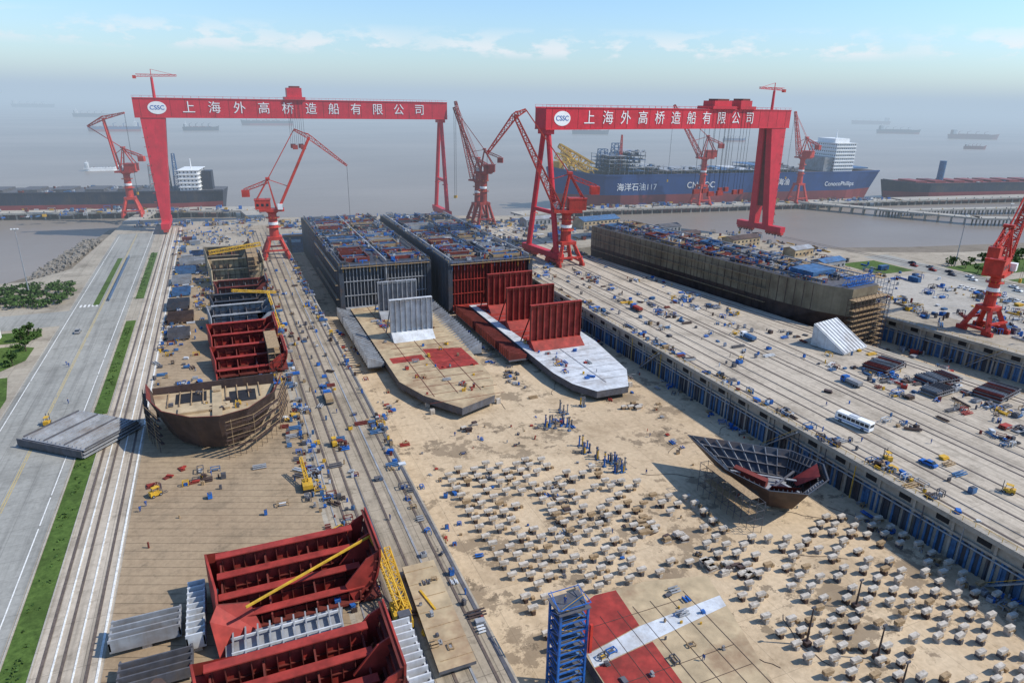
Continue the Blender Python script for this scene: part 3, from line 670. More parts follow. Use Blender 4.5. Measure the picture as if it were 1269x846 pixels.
def shell(s,bp_,tp,z0,z1,m_out,m_in,th=.35,close=True):
    n=len(bp_);cx=sum(p[0] for p in bp_)/n;cy=sum(p[1] for p in bp_)/n
    def ins(p,d): 
        v=Vector((cx-p[0],cy-p[1])).normalized()*d;return (p[0]+v.x,p[1]+v.y)
    for i in range(n if close else n-1):
        a,b=bp_[i],bp_[(i+1)%n];c,d=tp[(i+1)%n],tp[i]
        s.add([(*a,z0),(*b,z0),(*c,z1),(*d,z1)],[(0,1,2,3)],m_out)
        ai,bi,ci,di=[ins(q,th) for q in(a,b,c,d)]
        s.add([(*ai,z0),(*bi,z0),(*ci,z1),(*di,z1)],[(3,2,1,0)],m_in);s.add([(*d,z1),(*c,z1),(*ci,z1),(*di,z1)],[(0,1,2,3)],m_in)
shell(s,botp,top,zb,zt,BROWN,DKB,.6)
s.prism([(120,134),(136,122.5),(138,118),(127,113),(121,117)],zb,zb+.6,GREYS,DGREY)
for t in range(17):
    f_=t/16
    for i in range(len(top)):
        a=Vector((*top[i],zt)).lerp(Vector((*top[(i+1)%7],zt)),f_);b=Vector((*botp[i],zb)).lerp(Vector((*botp[(i+1)%7],zb)),f_)
        c=Vector((127,122,0));a2_=a.lerp(Vector((c.x,c.y,a.z)),.07);b2_=b.lerp(Vector((c.x,c.y,b.z)),.1);
        if (t%2==0): s.beam(b2_,a2_,.22,(GREYS,DGREY,BROWN)[i%3],h=.6)
for z in(zb+2.4,zb+4.6,zb+6.8):
    k_=(z-zb)/(zt-zb);pp=[Vector((*b,z)).lerp(Vector((*t_,z)),k_).lerp(Vector((127,122,z)),.08) for b,t_ in zip(botp,top)]
    for a,b in zip(pp,pp[1:]+pp[:1]): s.beam(a,b,1.1,DGREY,h=.2)
s.box(128,121,zb+.6,12,6,2,GREYS,.5);s.box(122,127,zb+.6,3,12,4,RUSTD,.4);s.box(130,117,zb+.6,1,9,3.5,GREYS,.2);s.beam((116,132,zb+4),(139,117,zb+4),.9,GREYS,h=.3);s.beam((119,116,zb+5),(139,122,zb+5),.7,DGREY,h=.3)
s.quad([(121,118.5,zb+2.5),(127,115,zb+2.5),(125,108.5,zt+.05),(115.5,113,zt+.05)],RUST);s.quad([(137,121,zb+3.5),(134.5,117,zb+3.5),(138.5,111.5,zt+.05),(145.4,118,zt+.05)],RUST)
for x,y in((122,118),(130,115),(135,120),(122,131)): s.box(x,y,ZF,1.6,1.4,1.5,CONC)
scaffold(s,103,107,108,134,ZF,-2,DGREY,3);s.done()
# brown bow section on assembly floor
s=MB('bow_hull_section')
tp=[(-25,203),(-24,192),(-20,182),(-13,175.5),(-7,173.5),(0,176),(7,185),(10.5,199)]
bt=[(-22,203),(-20.5,193),(-17,185),(-11.5,179.5),(-6.5,178),(-1.5,180.5),(3.5,188),(6.5,199)]
shell(s,bt,tp,1,10.6,BROWN,BROWN,.4,False)
shell(s,tp,[(x-.6 if x<-8 else x+.6,y-.8) for x,y in tp],10.6,12.4,BROWN,RUSTD,.3,False)
s.prism([(-24,201),(-22.8,192),(-19,183.5),(-12.5,177.5),(-7,176),(-.5,178.5),(5.5,186),(8.5,198)],8.6,9.1,BROWN,TAN)
s.bx(-18,-10,192,199,9.12,9.2,DARK);s.bx(-4,3,188,196,9.12,9.2,DARK);s.bx(-17,-4,184,188,9.12,9.8,TAN);s.bx(-24,8.5,201.2,201.6,2,11,BROWN);s.bx(-8.5,-6,178,200,9.12,9.9,TAN)
for x in range(-20,6,3): s.bx(x,x+.25,190,200,9.1,9.5,WOOD)
items(s,-20,3,184,198,9.1,18,[WOOD,BROWN,YEL,DGREY],.4,1.3,1.2)
for i in range(7):
    a,b=tp[i],tp[i+1]
    if i in(0,1,4,5,6):
        for z in(3,5.2,7.4,9.6):
            s.beam((a[0]+(1.2 if i>3 else -1.2),a[1]-1,z),(b[0]+(1.2 if i>3 else -1.2),b[1]-1,z),.8,BROWN,h=.12);s.beam((a[0]+(1.6 if i>3 else -1.6),a[1]-1.4,z+1.1),(b[0]+(1.6 if i>3 else -1.6),b[1]-1.4,z+1.1),.1,WOOD)
        for k_ in range(5):
            f_=k_/5;x=a[0]+(b[0]-a[0])*f_+(1.5 if i>3 else -1.5);y=a[1]+(b[1]-a[1])*f_-1.3
            s.beam((x,y,0),(x,y,11),.12,WOOD if R()<.3 else BROWN)
for x,y in((-15,196),(-8,186),(0,192),(-15,200)): s.box(x,y,0,2,2,1,CONC)
s.done()
s=MB('steel_panel_stack');c=T(-42.5,200,0,math.radians(-40));s.M=c
for i,z in enumerate((.6,1.5,2.4)):
    s.box(i*.4,-i*.3,z,23-i,20-i,.25,GREYS)
    for j in range(16): s.box(-10.5+j*1.4+i*.4,-i*.3,z+.25,.15,19-i,.45,GREYS if j%5 else DGREY)
for a in(-9,0,9):
    for b in(-8,8): s.box(a,b,0,1,1,.6,WOOD)
s.box(0,-10.1,.6,22,.3,2,DGREY)
s.done()
# stiffened hull blocks with stringer shelves
def redblock(x0,x1,y0,y1,zt,name='hull_side_block',m_=RUST,md=RUSTD,n=4,left=True,base_=.8,nr=9):
    s=MB(name)
    s.bx(x0,x1,y0,y1,base_,base_+.5,md)
    d=(y1-y0)
    for i in range(n):
        y=y0+d*.12+i*d*.78/(n-1);h=zt*(.25+.45*i/(n-1))
        s.bx(x0+.5,x1-3,y-.2,y+.2,base_+.5,base_+h,m_);s.bx(x0+.5,x1-3,y-1.5,y+.2,base_+h,base_+h+.22,m_)
        for k_ in range(nr):
            xx=x0+1.5+k_*(x1-x0-5.5)/(nr-1);s.bx(xx-.08,xx+.08,y-(1.1 if k_%2 else .6),y-.2,base_+.5,base_+h-.02,md)
        s.bx(x0+.6,x1-3.1,y-.55,y-.2,base_+h*.55,base_+h*.55+.15,md)
    for k_ in range(4):
        xx=x0+1+k_*(x1-x0-5)/3;s.hexa([(xx,y0,base_),(xx+.3,y0,base_),(xx+.3,y1,base_),(xx,y1,base_),(xx,y0,base_+zt*.2),(xx+.3,y0,base_+zt*.2),(xx+.3,y1,base_+zt*.6),(xx,y1,base_+zt*.6)],md)
    pr=[];K=8
    for i in range(K+1):
        t=i/K;pr.append((x1-5+5*math.sin(t*math.pi/2),base_+(zt-base_)*(1-math.cos(t*math.pi/2))))
    for i in range(K):
        (xa,za),(xb,zb_)=pr[i],pr[i+1]
        s.hexa([(xa,y0,za),(xa+.35,y0,za-.1),(xa+.35,y1,za-.1),(xa,y1,za),(xb,y0,zb_),(xb+.35,y0,zb_-.1),(xb+.35,y1,zb_-.1),(xb,y1,zb_)],m_ if i%3 else md)
    for yy in(y0+.5,(y0+y1)/2,y1-.5):
        P=[(x1-5,base_),(x1-1.3,base_+zt*.28),(x1-.1,zt*.9),(x1-2.5,zt*.8),(x1-6.5,zt*.42)]
        s.add([(x,yy,z) for x,z in P]+[(x,yy+.3,z) for x,z in P],[(0,1,2,3,4),(9,8,7,6,5),(2,7,8,3),(3,8,9,4),(4,9,5,0),(1,6,7,2)],m_)
    for k_ in range(7):
        t=k_/7+.1;s.beam((x1-5+5*math.sin(t*1.57)-.4,y0,base_+(zt-base_)*(1-math.cos(t*1.57))+.3),(x1-5+5*math.sin(t*1.57)-.4,y1,base_+(zt-base_)*(1-math.cos(t*1.57))+.3),.5,md,h=.15)
    if left:
        P=[(x0,y0-1.5,base_),(x0-1.5,y1,base_),(x0-1.5,y1,zt*.75),(x0,y0+d*.35,zt*.6)]
        s.add(P+[(x+.4,y,z) for x,y,z in P],[(0,1,2,3),(7,6,5,4),(0,3,7,4),(3,2,6,7),(2,1,5,6)],m_)
        s.add([(x0-1.5,y1,base_),(x0+4.5,y1,base_),(x0+5,y1,zt*.7),(x0-1.5,y1,zt*.75)],[(0,1,2,3)],m_)
    for X in(x0+2,x1-5):
        for Y in(y0+2,y1-2): s.box(X,Y,0,1.4,1.4,base_,CONC)
    items(s,x0+2,x1-5,y0+1,y1-1,base_+.5,8,[BLUE,YEL,GREYS,WOOD],.4,.9,1)
    return s.done()
redblock(-9,19.5,105,119,12,n=4,nr=13);redblock(-11,17,77,92,11.5,n=4,nr=13)
s=MB('hull_shell_plate')   # upright plates leaning beside the front blocks
for dx,dy,k_ in((0,0,1),(3.5,14.5,1.1)):
    P=[(-12.5,86,.3),(-5,89,.3),(-7,92,5.2),(-12.2,91.5,6.5),(-13.4,89,5.5)]
    s.add([(x+dx,y+dy,z*k_) for x,y,z in P],[(0,1,2,3,4)],RUST);s.add([(x+dx,y+dy+.3,z*k_) for x,y,z in P],[(4,3,2,1,0)],RUSTD)
s.done()
def ladderblock(x0,x1,y0,y1,z,h,m_,name='bilge_block'):
    s=MB(name);s.bx(x0,x1,y0,y1,z,z+.4,m_);y=y0
    while y<y1: s.bx(x0+.01,x1-.01,y,y+.25,z+.4,z+h,m_);y+=1.6
    s.bx(x0,x0+.3,y0,y1,z+.41,z+h*.8,m_);s.bx(x1-.3,x1,y0,y1,z+.41,z+h*.8,m_)
    for Y in(y0+1,y1-1): s.box((x0+x1)/2,Y,0,1.5,1.2,z,CONC)
    s.done()
ladderblock(-14,-11,104,119,1,3,WHITE);ladderblock(18,21.5,74,92,2,4.5,WHITE)
ladderblock(-26,-15,108,114,1,2.6,GREYS);ladderblock(-24,-13,98,104,.8,2,DGREY)
s=MB('curved_plate_jig')
s.prism([(-8,93),(10,93),(12,104),(-8,104)],1,1.8,DGREY,GREYS)
for i in range(10): s.beam((-7+i*2,93.2,2.2),(-6.6+i*2,103.8,2.8),.25,GREYS,h=.7)
for i in range(3): s.beam((-7,95+i*3.5,2.6),(11,95+i*3.5,2.8),.25,WHITE,h=.5)
s.done()
s=MB('boom_lift')
s.box(21.5,98,1,3,6,1.6,YEL);s.box(21.5,95.5,2.6,2.2,1.6,1.6,DGREY)
for a in(-1.4,1.4):
    for b in(-2,2): s.cyl((21.5+a-.3,98+b,.7),(21.5+a+.3,98+b,.7),.7,.7,TYRE,10)
s.lattice((21.5,98,3),(19.5,112,10),1.2,.8,10,.2,YEL);s.lattice((22.5,97,2.6),(22.3,112,6),1.3,1.1,10,.2,YEL)
s.beam((19.5,112,10),(-4,102,8.5),.35,YEL);s.done()
s=MB('boom_lift');s.box(11.5,150,.7,2.4,3.6,1.3,YEL);s.lattice((11.5,150,2),(11,157,5),.8,.6,7,.16,YEL)
for b in(-1.3,1.3): s.cyl((10.2,150+b,.6),(12.8,150+b,.6),.6,.6,TYRE,10)
s.done()
s=MB('ship_propeller');s.cyl((-18,93,1.2),(-18,93,3),1.3,.8,BROWN,14)
for i in range(5):
    a=i*2*math.pi/5+.3;c_,d_=math.cos(a),math.sin(a);px=(-d_,c_)
    s.add([(-18+c_,93+d_,2),(-18+3.5*c_+1.6*px[0],93+3.5*d_+1.6*px[1],2.6),(-18+5.6*c_,93+5.6*d_,2.4),(-18+3.5*c_-1.6*px[0],93+3.5*d_-1.6*px[1],1.6)],[(0,1,2,3)],BROWN)
s.done()
redblock(-8,15,229,247,8,n=3);redblock(-9,14,252,270,10,n=3);redblock(-9,15,278,298,9,m_=GREYS,md=DGREY,n=3)
redblock(-8,14,304,318,8,m_=DKB,md=DGREY,n=3);redblock(-6,16,326,340,9,m_=RUSTD,md=DGREY,n=3)
redblock(-8,16,348,372,14,m_=TAN,md=BROWN,n=3);redblock(-10,12,380,402,15,m_=OLIVE,md=RUSTD,n=3)
for x0,x1,y0,y1,z1,mt in((-27,-18,318,332,2,DKB),(-26,-18,342,354,1.6,BLUE2),(-27,-18,364,378,2,GREYS),(-26,-16,298,310,2,BROWN),(-25,-17,276,288,1.6,DGREY),(-26,-16,386,398,2,BLUE2),(-25,-8,408,420,2,GREYS)):
    ladderblock(x0,x1,y0,y1,.6,z1,mt,'steel_block')
s=MB('scaffold_tower');scaffold(s,9,14,344,376,0,16,BROWN,3);scaffold(s,9,13,228,252,0,9,BROWN,3);s.done()
s=MB('lifting_truss');s.lattice((-8,352,18),(16,356,20),1.6,1.6,12,.3,YEL);s.lattice((0,300,12),(18,306,8),.8,.8,10,.2,YEL);s.lattice((16,270,3),(14,292,12),.8,.8,9,.2,YEL);s.done()
s=MB('steel_platform');s.prism([(24,83),(30.5,83),(31.5,111),(25,111)],.9,1.6,DGREY,TAN)
for y in range(85,111,4): s.bx(24.8,30.8,y,y+.1,1.6,1.68,WOOD)
for x in(25,30):
    for y in(85,97,109): s.box(x,y,0,.8,.8,.9,WOOD)
s.box(27,100,1.6,.4,6,.3,YEL,.2);items(s,25,30,84,110,1.6,8,[WOOD,DGREY,GREYS],.3,.7,.6);s.done()
CP=[BLUE,BLUE,BLUE2,GREYS,YEL,DGREY,WOOD,RUSTD,WHITE,BLUE2,DGREY,BROWN]
def clut(name,*regs,z=0.02,pal=CP,smin=.35,smax=1.3,hm=1.4,M=None):
    s=MB(name)
    if M: s.M=M
    for x0,x1,y0,y1,n in regs: items(s,x0,x1,y0,y1,z,n,pal,smin,smax,hm)
    s.done()
clut('welding_equipment',(13.2,16.8,90,420,230),(33,35.5,90,470,170),(18,32,90,420,100),(12,20,120,160,30),(13,19,270,420,90))
clut('yard_equipment',(-26,12,136,168,20),(9,15,140,300,120),(-27,-13,226,300,80),(-27,-8,300,430,260),(-10,18,300,345,60),(-10,18,400,440,110),(-30,20,440,530,220),(-12,12,218,228,40))
clut('yard_equipment',(151,155,60,480,180),(157,183,60,300,40),(176,182,180,480,120),(196,202,60,480,100),(205,212,60,300,80),(213,225,60,200,80),(225,236,60,130,60),(158,176,300,500,120),(170,200,130,300,36),smax=1.8,hm=1.6)
clut('yard_equipment',(-33,-30,60,92,30),M=DM)
clut('yard_equipment',(262,300,310,410,120),(283,300,180,300,90),(296,320,60,180,120),(300,362,130,400,400),(156,262,400,495,340),(40,148,484,530,200),smax=2.6,hm=2.4)
clut('steel_scrap',(205,225,100,150,50),(300,330,90,150,60),pal=[GREYS,RUST,DGREY,BROWN],smax=3)
clut('quay_equipment',(-60,30,535,556,120),(38,148,530,543,60),smax=2.4,hm=2.4)
s=MB('scrap_plates')
for x,y in((-20,168),(-17,171),(-24,165),(-14,163)): s.box(x,y,0.02,2.2,1.1,.3,RUSTD,R()*3);s.box(x+.5,y,.33,.8,1.7,.3,RUST,R()*3)
s.done()
def container(x,y,rot,m_,z=0,n='shipping_container',L=6.1):
    s=MB(n);s.M=T(x,y,z,rot);s.box(0,0,.1,L,2.44,2.5,m_)
    for i in range(int(L/.5)):
        for e in(-1,1): s.box(-L/2+.25+i*.5,e*1.25,.3,.2,.08,2.1,m_)
    for a in(-1,1):
        for b in(-1,1): s.box(a*(L/2-.08),b*1.2,.0,.2,.2,2.65,m_)
    s.box(L/2+.04,.6,.3,.06,1.0,2.1,m_);s.box(L/2+.04,-.6,.3,.06,1.0,2.1,m_);s.done()
for _ in range(50):
    reg=random.choice(((158,200,380,495),(302,362,150,360),(266,300,310,410),(-26,-14,400,500),(210,262,400,495),(280,325,300,400),(44,146,486,528)))
    container(U(reg[0],reg[1]),U(reg[2],reg[3]),random.choice((0,math.pi/2,.1,TH2)),random.choice((BLUE,BLUE2,BLUE2,GREYS,DKB,RUSTD)))
def shed(x,y,w,d,h,roof,wall_,rot=0,name='workshop_shed'):
    e=bpy.data.objects.new(name,None);bpy.context.collection.objects.link(e)
    s=MB('walls');s.M=T(x,y,0,rot);s.box(0,0,0,w,d,h,wall_)
    s.add([(-w/2,-d/2,h),(w/2,-d/2,h),(w/2,0,h+d*.15),(-w/2,0,h+d*.15),(-w/2,d/2,h),(w/2,d/2,h)],[(0,3,4),(1,5,2)],wall_);a=s.done()
    s=MB('roof');s.M=T(x,y,0,rot)
    for g_ in(-1,1): s.hexa([(-w/2-.4,g_*d*.53,h-.1),(w/2+.4,g_*d*.53,h-.1),(w/2+.4,0,h+d*.15+.03),(-w/2-.4,0,h+d*.15+.03),(-w/2-.4,g_*d*.53,h+.15),(w/2+.4,g_*d*.53,h+.15),(w/2+.4,0,h+d*.15+.3),(-w/2-.4,0,h+d*.15+.3)],roof)
    b=s.done();s=MB('windows');s.M=T(x,y,0,rot);n=max(2,int(w/3.5))
    for i in range(n):
        for z in([1.2] if h<5 else [1.2,h-2.4]): s.box(-w/2+(i+.5)*w/n,-d/2-.03,z,1.4,.1,1.3,GLASS)
    s.box(w*.1,-d/2-.04,0,1.1,.12,2.1,DGREY);c_=s.done()
    for o_ in(a,b,c_): o_.parent=e
for a in((262,448,34,14,6,BLUE2,TAN,.14),(222,468,26,10,5,GREYS,GREYS,.14),(300,410,18,10,5,DGREY,GREYS,.14),(318,352,26,10,6,BROWN,TAN,.14),(335,318,18,9,4.5,GREYS,TAN,.14),(325,285,20,9,4.5,BLUE2,GREYS,.14),(286,372,22,10,7,BROWN,BROWN,.14)): shed(*a)
e=bpy.data.objects.new('office_building',None);bpy.context.collection.objects.link(e)
for nm,fn in(('walls',lambda s:(s.bx(-118,-84,276,304,0,9,WPAINT),s.bx(-119,-83.4,275.4,304.6,9,9.6,WPAINT))),('windows',lambda s:[s.box(-83.95,278+i*2.9,z,.15,1.7,1.5,GLASS) for i in range(9) for z in(1.2,4.2,7)]+[s.box(-86-i*3,275.95,z,1.7,.15,1.5,GLASS) for i in range(10) for z in(1.2,4.2,7)])):
    s=MB(nm);fn(s);s.done().parent=e
s=MB('steel_panel_stack');s.M=T(219,180,0,.2)
s.hexa([(-8,-7,.3),(8,-7,.3),(8,7,.3),(-8,7,.3),(-8,-7,1),(8,-7,1),(8,7,9),(-8,7,9)],WHITE)
for i in range(8): s.beam((-7.4+i*2.1,-7,1.1),(-7.4+i*2.1,7,9.1),.22,GREYS)
s.done()
for x,y,r_,w,d in((216,157,.25,15,9),(223,141,-.05,14,8),(231,126,.2,15,9),(213,134,.1,10,6)):
    s=MB('steel_block');s.M=T(x,y,0,r_)
    for z in(.6,1.7): 
        s.box(0,0,z,w,d,.25,GREYS if z<1 else DGREY)
        for j in range(int(w/1.2)): s.box(-w/2+.6+j*1.2,0,z+.25,.15,d-.4*z,.6,random.choice((GREYS,RUSTD,DGREY)))
    for a in(-1,1): s.box(a*w*.4,0,0,1,d*.9,.6,WOOD)
    s.done()
clut('steel_scrap',(-26,13,-240,-98,160),z=ZF,pal=[GREYS,RUST,DGREY,BROWN,BLUE2],smax=3,hm=3,M=DM)
# ---------------------------------------------------------------- jetties
def jetty(pts,w,z,name='jetty'):
    s=MB(name)
    for a,b in zip(pts,pts[1:]):
        a=Vector((*a,0));b=Vector((*b,0));d=(b-a);L=d.length;r_=math.atan2(d.y,d.x);s.M=T(a.x,a.y,0,r_)
        s.box(L/2,0,z-1.4,L+w*.3,w,1.4,G_WALK)
        i=0
        while i<L:
            for e_ in(-1,0,1): s.cyl((i,e_*w*.42,-9),(i,e_*w*.42,z-1.4),.7,.7,G_WALL,6)
            i+=10
        i=0
        while i<L:
            s.box(i,-w*.45,z,.6,.6,.9,YEL if R()<.3 else DGREY);i+=12
    s.M=Matrix.Identity(4);return s
jetty([(-420,700),(-60,628),(30,608)],22,.6).done()
jetty([(-62,570),(-52,630)],12,.3,'access_trestle').done()
jetty([(26,556),(20,606)],12,.3,'access_trestle').done()
jetty([(230,520),(300,530),(640,494),(840,468)],20,.5).done()
jetty([(520,505),(600,380),(900,250)],12,1.5,'access_trestle').done()
jetty([(560,440),(900,375)],9,.8,'access_trestle').done()
clut('quay_equipment',(-180,20,606,612,60),z=.6,smax=3,hm=3)
s=MB('quay_equipment');s.M=T(300,530,0,ang)
items(s,0,340,-6,6,.5,150,CP+[WHITE,BLUE],1,3.2,3);s.done()
s=MB('quay_equipment');s.M=T(-240,664,0,math.atan2(-20,90))
items(s,-100,260,-8,8,.6,130,CP+[WHITE],1,3,3);s.done()
carrier(-250,640,-.2,28,9,4,1,'tug_boat',GREYS,BLUE2,HNAVY,cr=False,sh=6,k=.35).done()
s=MB('mud_bank');s.prism([(-140,396),(-92,397),(-78,420),(-72,500),(-66,575),(-80,560),(-88,500),(-96,440),(-110,412)],-6,-3.5,G_MUD,G_MUD,[(-140,398),(-92,399),(-79,422),(-73,500),(-67,570),(-76,560),(-83,500),(-90,440),(-108,408)])
s.prism([(384,310),(440,290),(560,266),(900,148),(905,190),(600,300),(450,325),(380,345)],-6,-3.8,G_MUD,G_MUD);s.done(False)
s=MB('rubble_bank')
for _ in range(800):
    t=R();x=-76+U(-9,2)-12*(1-t);y=408+t*105;a=U(.5,1.8);s.box(x,y,-3.6+U(0,2.6),a,a*U(.6,1.3),a*.7,ROCK,U(0,3))
s.done()
s=MB('panel_fence')
for y in range(345,440,3): s.bx(-52.1,-52,y,y+2.8,.1,1.8,BLUE2);s.beam((-52,y,0),(-52,y,2),.12,GREYS)
s.done()
# ---------------------------------------------------------------- vegetation
def foliage(s,cx,cy,z0,rx,ry,rz,n,sz=.5):
    blobs=[(cx+U(-.6,.6)*rx,cy+U(-.6,.6)*ry,z0+rz*U(.4,1.2),U(.35,.6)) for _ in range(7)]
    for _ in range(n):
        b=random.choice(blobs);d=Vector((random.gauss(0,1),random.gauss(0,1),random.gauss(0,1))).normalized()*b[3]*U(.6,1)
        p=Vector((b[0]+d.x*rx,b[1]+d.y*ry,b[2]+d.z*rz));a=Vector((U(-1,1),U(-1,1),U(-1,1))).normalized()*sz;c_=a.cross(Vector((U(-1,1),U(-1,1),U(-1,1)))).normalized()*sz
        s.add([p-a,p+c_,p+a,p-c_],[(0,1,2,3)],LEAF)
def trunk(s,x,y,h,z=0):
    s.cyl((x,y,z),(x,y,z+h),.22,.12,BROWN,6)
    for i in range(4):
        a=i*1.6+R();s.beam((x,y,z+h*.6),(x+math.cos(a)*h*.35,y+math.sin(a)*h*.35,z+h*1.1),.12,BROWN)
s=MB('tree_row')
x=-150
while x<-68:
    for yy in(346+U(-2,2),356+U(-2,2),366+U(-2,2),376+U(-2,2)): trunk(s,x,yy,2.2);foliage(s,x+U(-2,2),yy,.6,3.6,3.6,U(1.4,2.2),100,.6)
    x+=4.6
s.done()
s=MB('shrub_bed')
for _ in range(60):
    x,y=random.choice(((U(-98,-70),U(208,254)),(U(-82,-71),U(263,289)),(U(-78,-71),U(295,307)),(U(-110,-70),U(372,392))));foliage(s,x,y,0,1.3,1.3,1,26,.35)
s.done()
for x,y in((-72,283),(-75,303),(-73,268),(-80,250),(-71,210),(-76,296)):
    s=MB('garden_tree');trunk(s,x,y,2.6);foliage(s,x,y,2,2.3,2.3,2,260,.4);s.done()
s=MB('tree_row')
for _ in range(60):
    x,y=random.choice(((U(395,540),U(240,262)),(U(400,600),U(205,228)),(U(395,560),U(262,268))));trunk(s,x,y,2.5);foliage(s,x,y,1.5,3,3,2.2,60,.6)
s.done()
s=MB('hedge')
for i in range(300):
    y=U(-20,450);
    if 188<y<214 or 310<y<345: continue
    foliage(s,U(-41.4,-39.2),y,-.5,.9,.9,.6,8,.3)
s.done()
def mast(x,y,h,z=0,heads=3,m_=GREYS,name='street_lamp'):
    s=MB(name);s.cyl((x,y,z),(x,y,z+h),.3,.14,m_,8);s.box(x,y,z,1,1,.4,CONC)
    s.box(x,y,z+h,2.6,.3,.3,m_)
    for i in range(heads): s.box(x-1.2+i*1.2,y-.3,z+h+.2,.7,.5,.5,WPAINT)
    s.done()
mast(-88,372,30,0,3);mast(470,278,32,0,3);mast(404,262,30);mast(303,150,16)
for x,y,h in((97,74,9),(115,78,7),(107,66,8),(103,58,8)): 
    s=MB('work_light_pole');s.cyl((x,y,ZF),(x,y,ZF+h),.25,.12,BROWN,8);s.box(x,y,ZF,1.4,1.4,1,BROWN);s.box(x,y,ZF+h,1,.3,.4,DGREY);s.done()
# ---------------------------------------------------------------- vehicles
def wheels(s,L,W,r,xs):
    for x in xs:
        for e_ in(-1,1): s.cyl((x,e_*(W/2-.15),r),(x,e_*(W/2+.08),r),r,r,TYRE,14);s.cyl((x,e_*(W/2+.08),r),(x,e_*(W/2+.1),r),r*.5,r*.5,GREYS,8)
def profile(s,pts,W,m_,inset=0):
    n=len(pts);P=[(x,-W/2,z) for x,z in pts]+[(x,W/2,z) for x,z in pts]
    s.add(P,[tuple(range(n)),tuple(range(n,2*n))[::-1]]+[(i,n+i,n+(i+1)%n,(i+1)%n) for i in range(n)],m_)
def bus(x,y,rot):
    s=MB('bus');s.M=T(x,y,.03,rot);profile(s,[(-5.4,.4),(5.4,.4),(5.5,1.4),(5.3,2.9),(5.1,3.1),(-5.4,3.1),(-5.5,2.8)],2.5,WPAINT)
    for e_ in(-1,1):
        for i in range(7): s.box(-4.5+i*1.4,e_*1.26,1.6,1.2,.04,.95,GLASS)
        s.box(0,e_*1.262,.9,10.6,.03,.25,BLUE)
    s.box(5.45,0,1.5,.1,2.1,1.2,GLASS);s.box(-5.5,0,1.7,.06,2,.9,GLASS);s.box(0,0,3.1,2.6,1.6,.25,WHITE);wheels(s,11,2.5,.5,(-3.4,3.6));s.done()
def car(x,y,rot,m_,name='parked_car'):
    s=MB(name);s.M=T(x,y,.03,rot)
    profile(s,[(-2.2,.3),(2.2,.3),(2.25,.65),(2.0,.85),(1.1,.95),(-1.7,1.0),(-2.2,.9)],1.78,m_)
    profile(s,[(1.1,.96),(.4,1.42),(-1.1,1.45),(-1.8,1.0)],1.5,GLASS);s.box(-.35,0,1.44,1.3,1.3,.05,m_)
    wheels(s,4.4,1.78,.32,(-1.35,1.4));s.done()
def truck(x,y,rot,m_,bed,name='flatbed_truck'):
    s=MB(name);s.M=T(x,y,.03,rot);profile(s,[(1.8,.5),(3.7,.5),(3.75,1.4),(3.4,2.4),(1.8,2.5)],2.2,m_);s.box(3.6,0,1.5,.14,1.9,.75,GLASS)
    for e_ in(-1,1): s.box(2.8,e_*1.11,1.5,.9,.04,.7,GLASS)
    s.box(-1.1,0,.7,5.4,2.3,.25,DGREY);s.box(-1.1,0,.95,5.2,2.2,1.1,bed);wheels(s,7,2.2,.48,(-2.6,-1.5,2.7));s.done()
def forklift(x,y,rot):
    s=MB('forklift');s.M=T(x,y,.03,rot);profile(s,[(-1.5,.4),(1,.4),(1,1),(-.3,1.1),(-.6,1.5),(-1.5,1.5)],1.3,YEL)
    for a in(-.9,.7):
        for e_ in(-1,1): s.beam((a,e_*.55,1),(a*.8,e_*.5,2.3),.1,DGREY)
    s.box(-.1,0,2.3,1.6,1.2,.08,YEL)
    for e_ in(-1,1): s.beam((1.2,e_*.4,.1),(1.2,e_*.4,3),.14,DGREY);s.box(1.9,e_*.35,.1,1.3,.14,.08,DGREY)
    wheels(s,3,1.3,.38,(-1,.7));s.done()
bus(166.5,126.5,math.radians(100));car(166,102,math.radians(95),BLUE)
truck(192,150,math.pi/2,BLUE,GREYS);truck(191,200,math.pi/2,WPAINT,BLUE2);truck(170,250,math.pi/2,BLUE,RUST);truck(24,200,math.pi/2,BLUE,WOOD)
forklift(-53,212,1.5);forklift(-22,160,.5);forklift(158,108,1.2);forklift(21,170,1.6);forklift(170,180,.3);forklift(172,85,2)
for i in range(22): car(382+ (i%2)*6-3,150+i*6,math.pi/2*(1 if i%2 else 3),random.choice((WPAINT,GREYS,HNAVY,DGREY,RUST)))
for i in range(12): car(357,190+i*3.2,0,random.choice((WPAINT,GREYS,DGREY,WPAINT)))
car(-58,300,math.pi/2,GREYS)
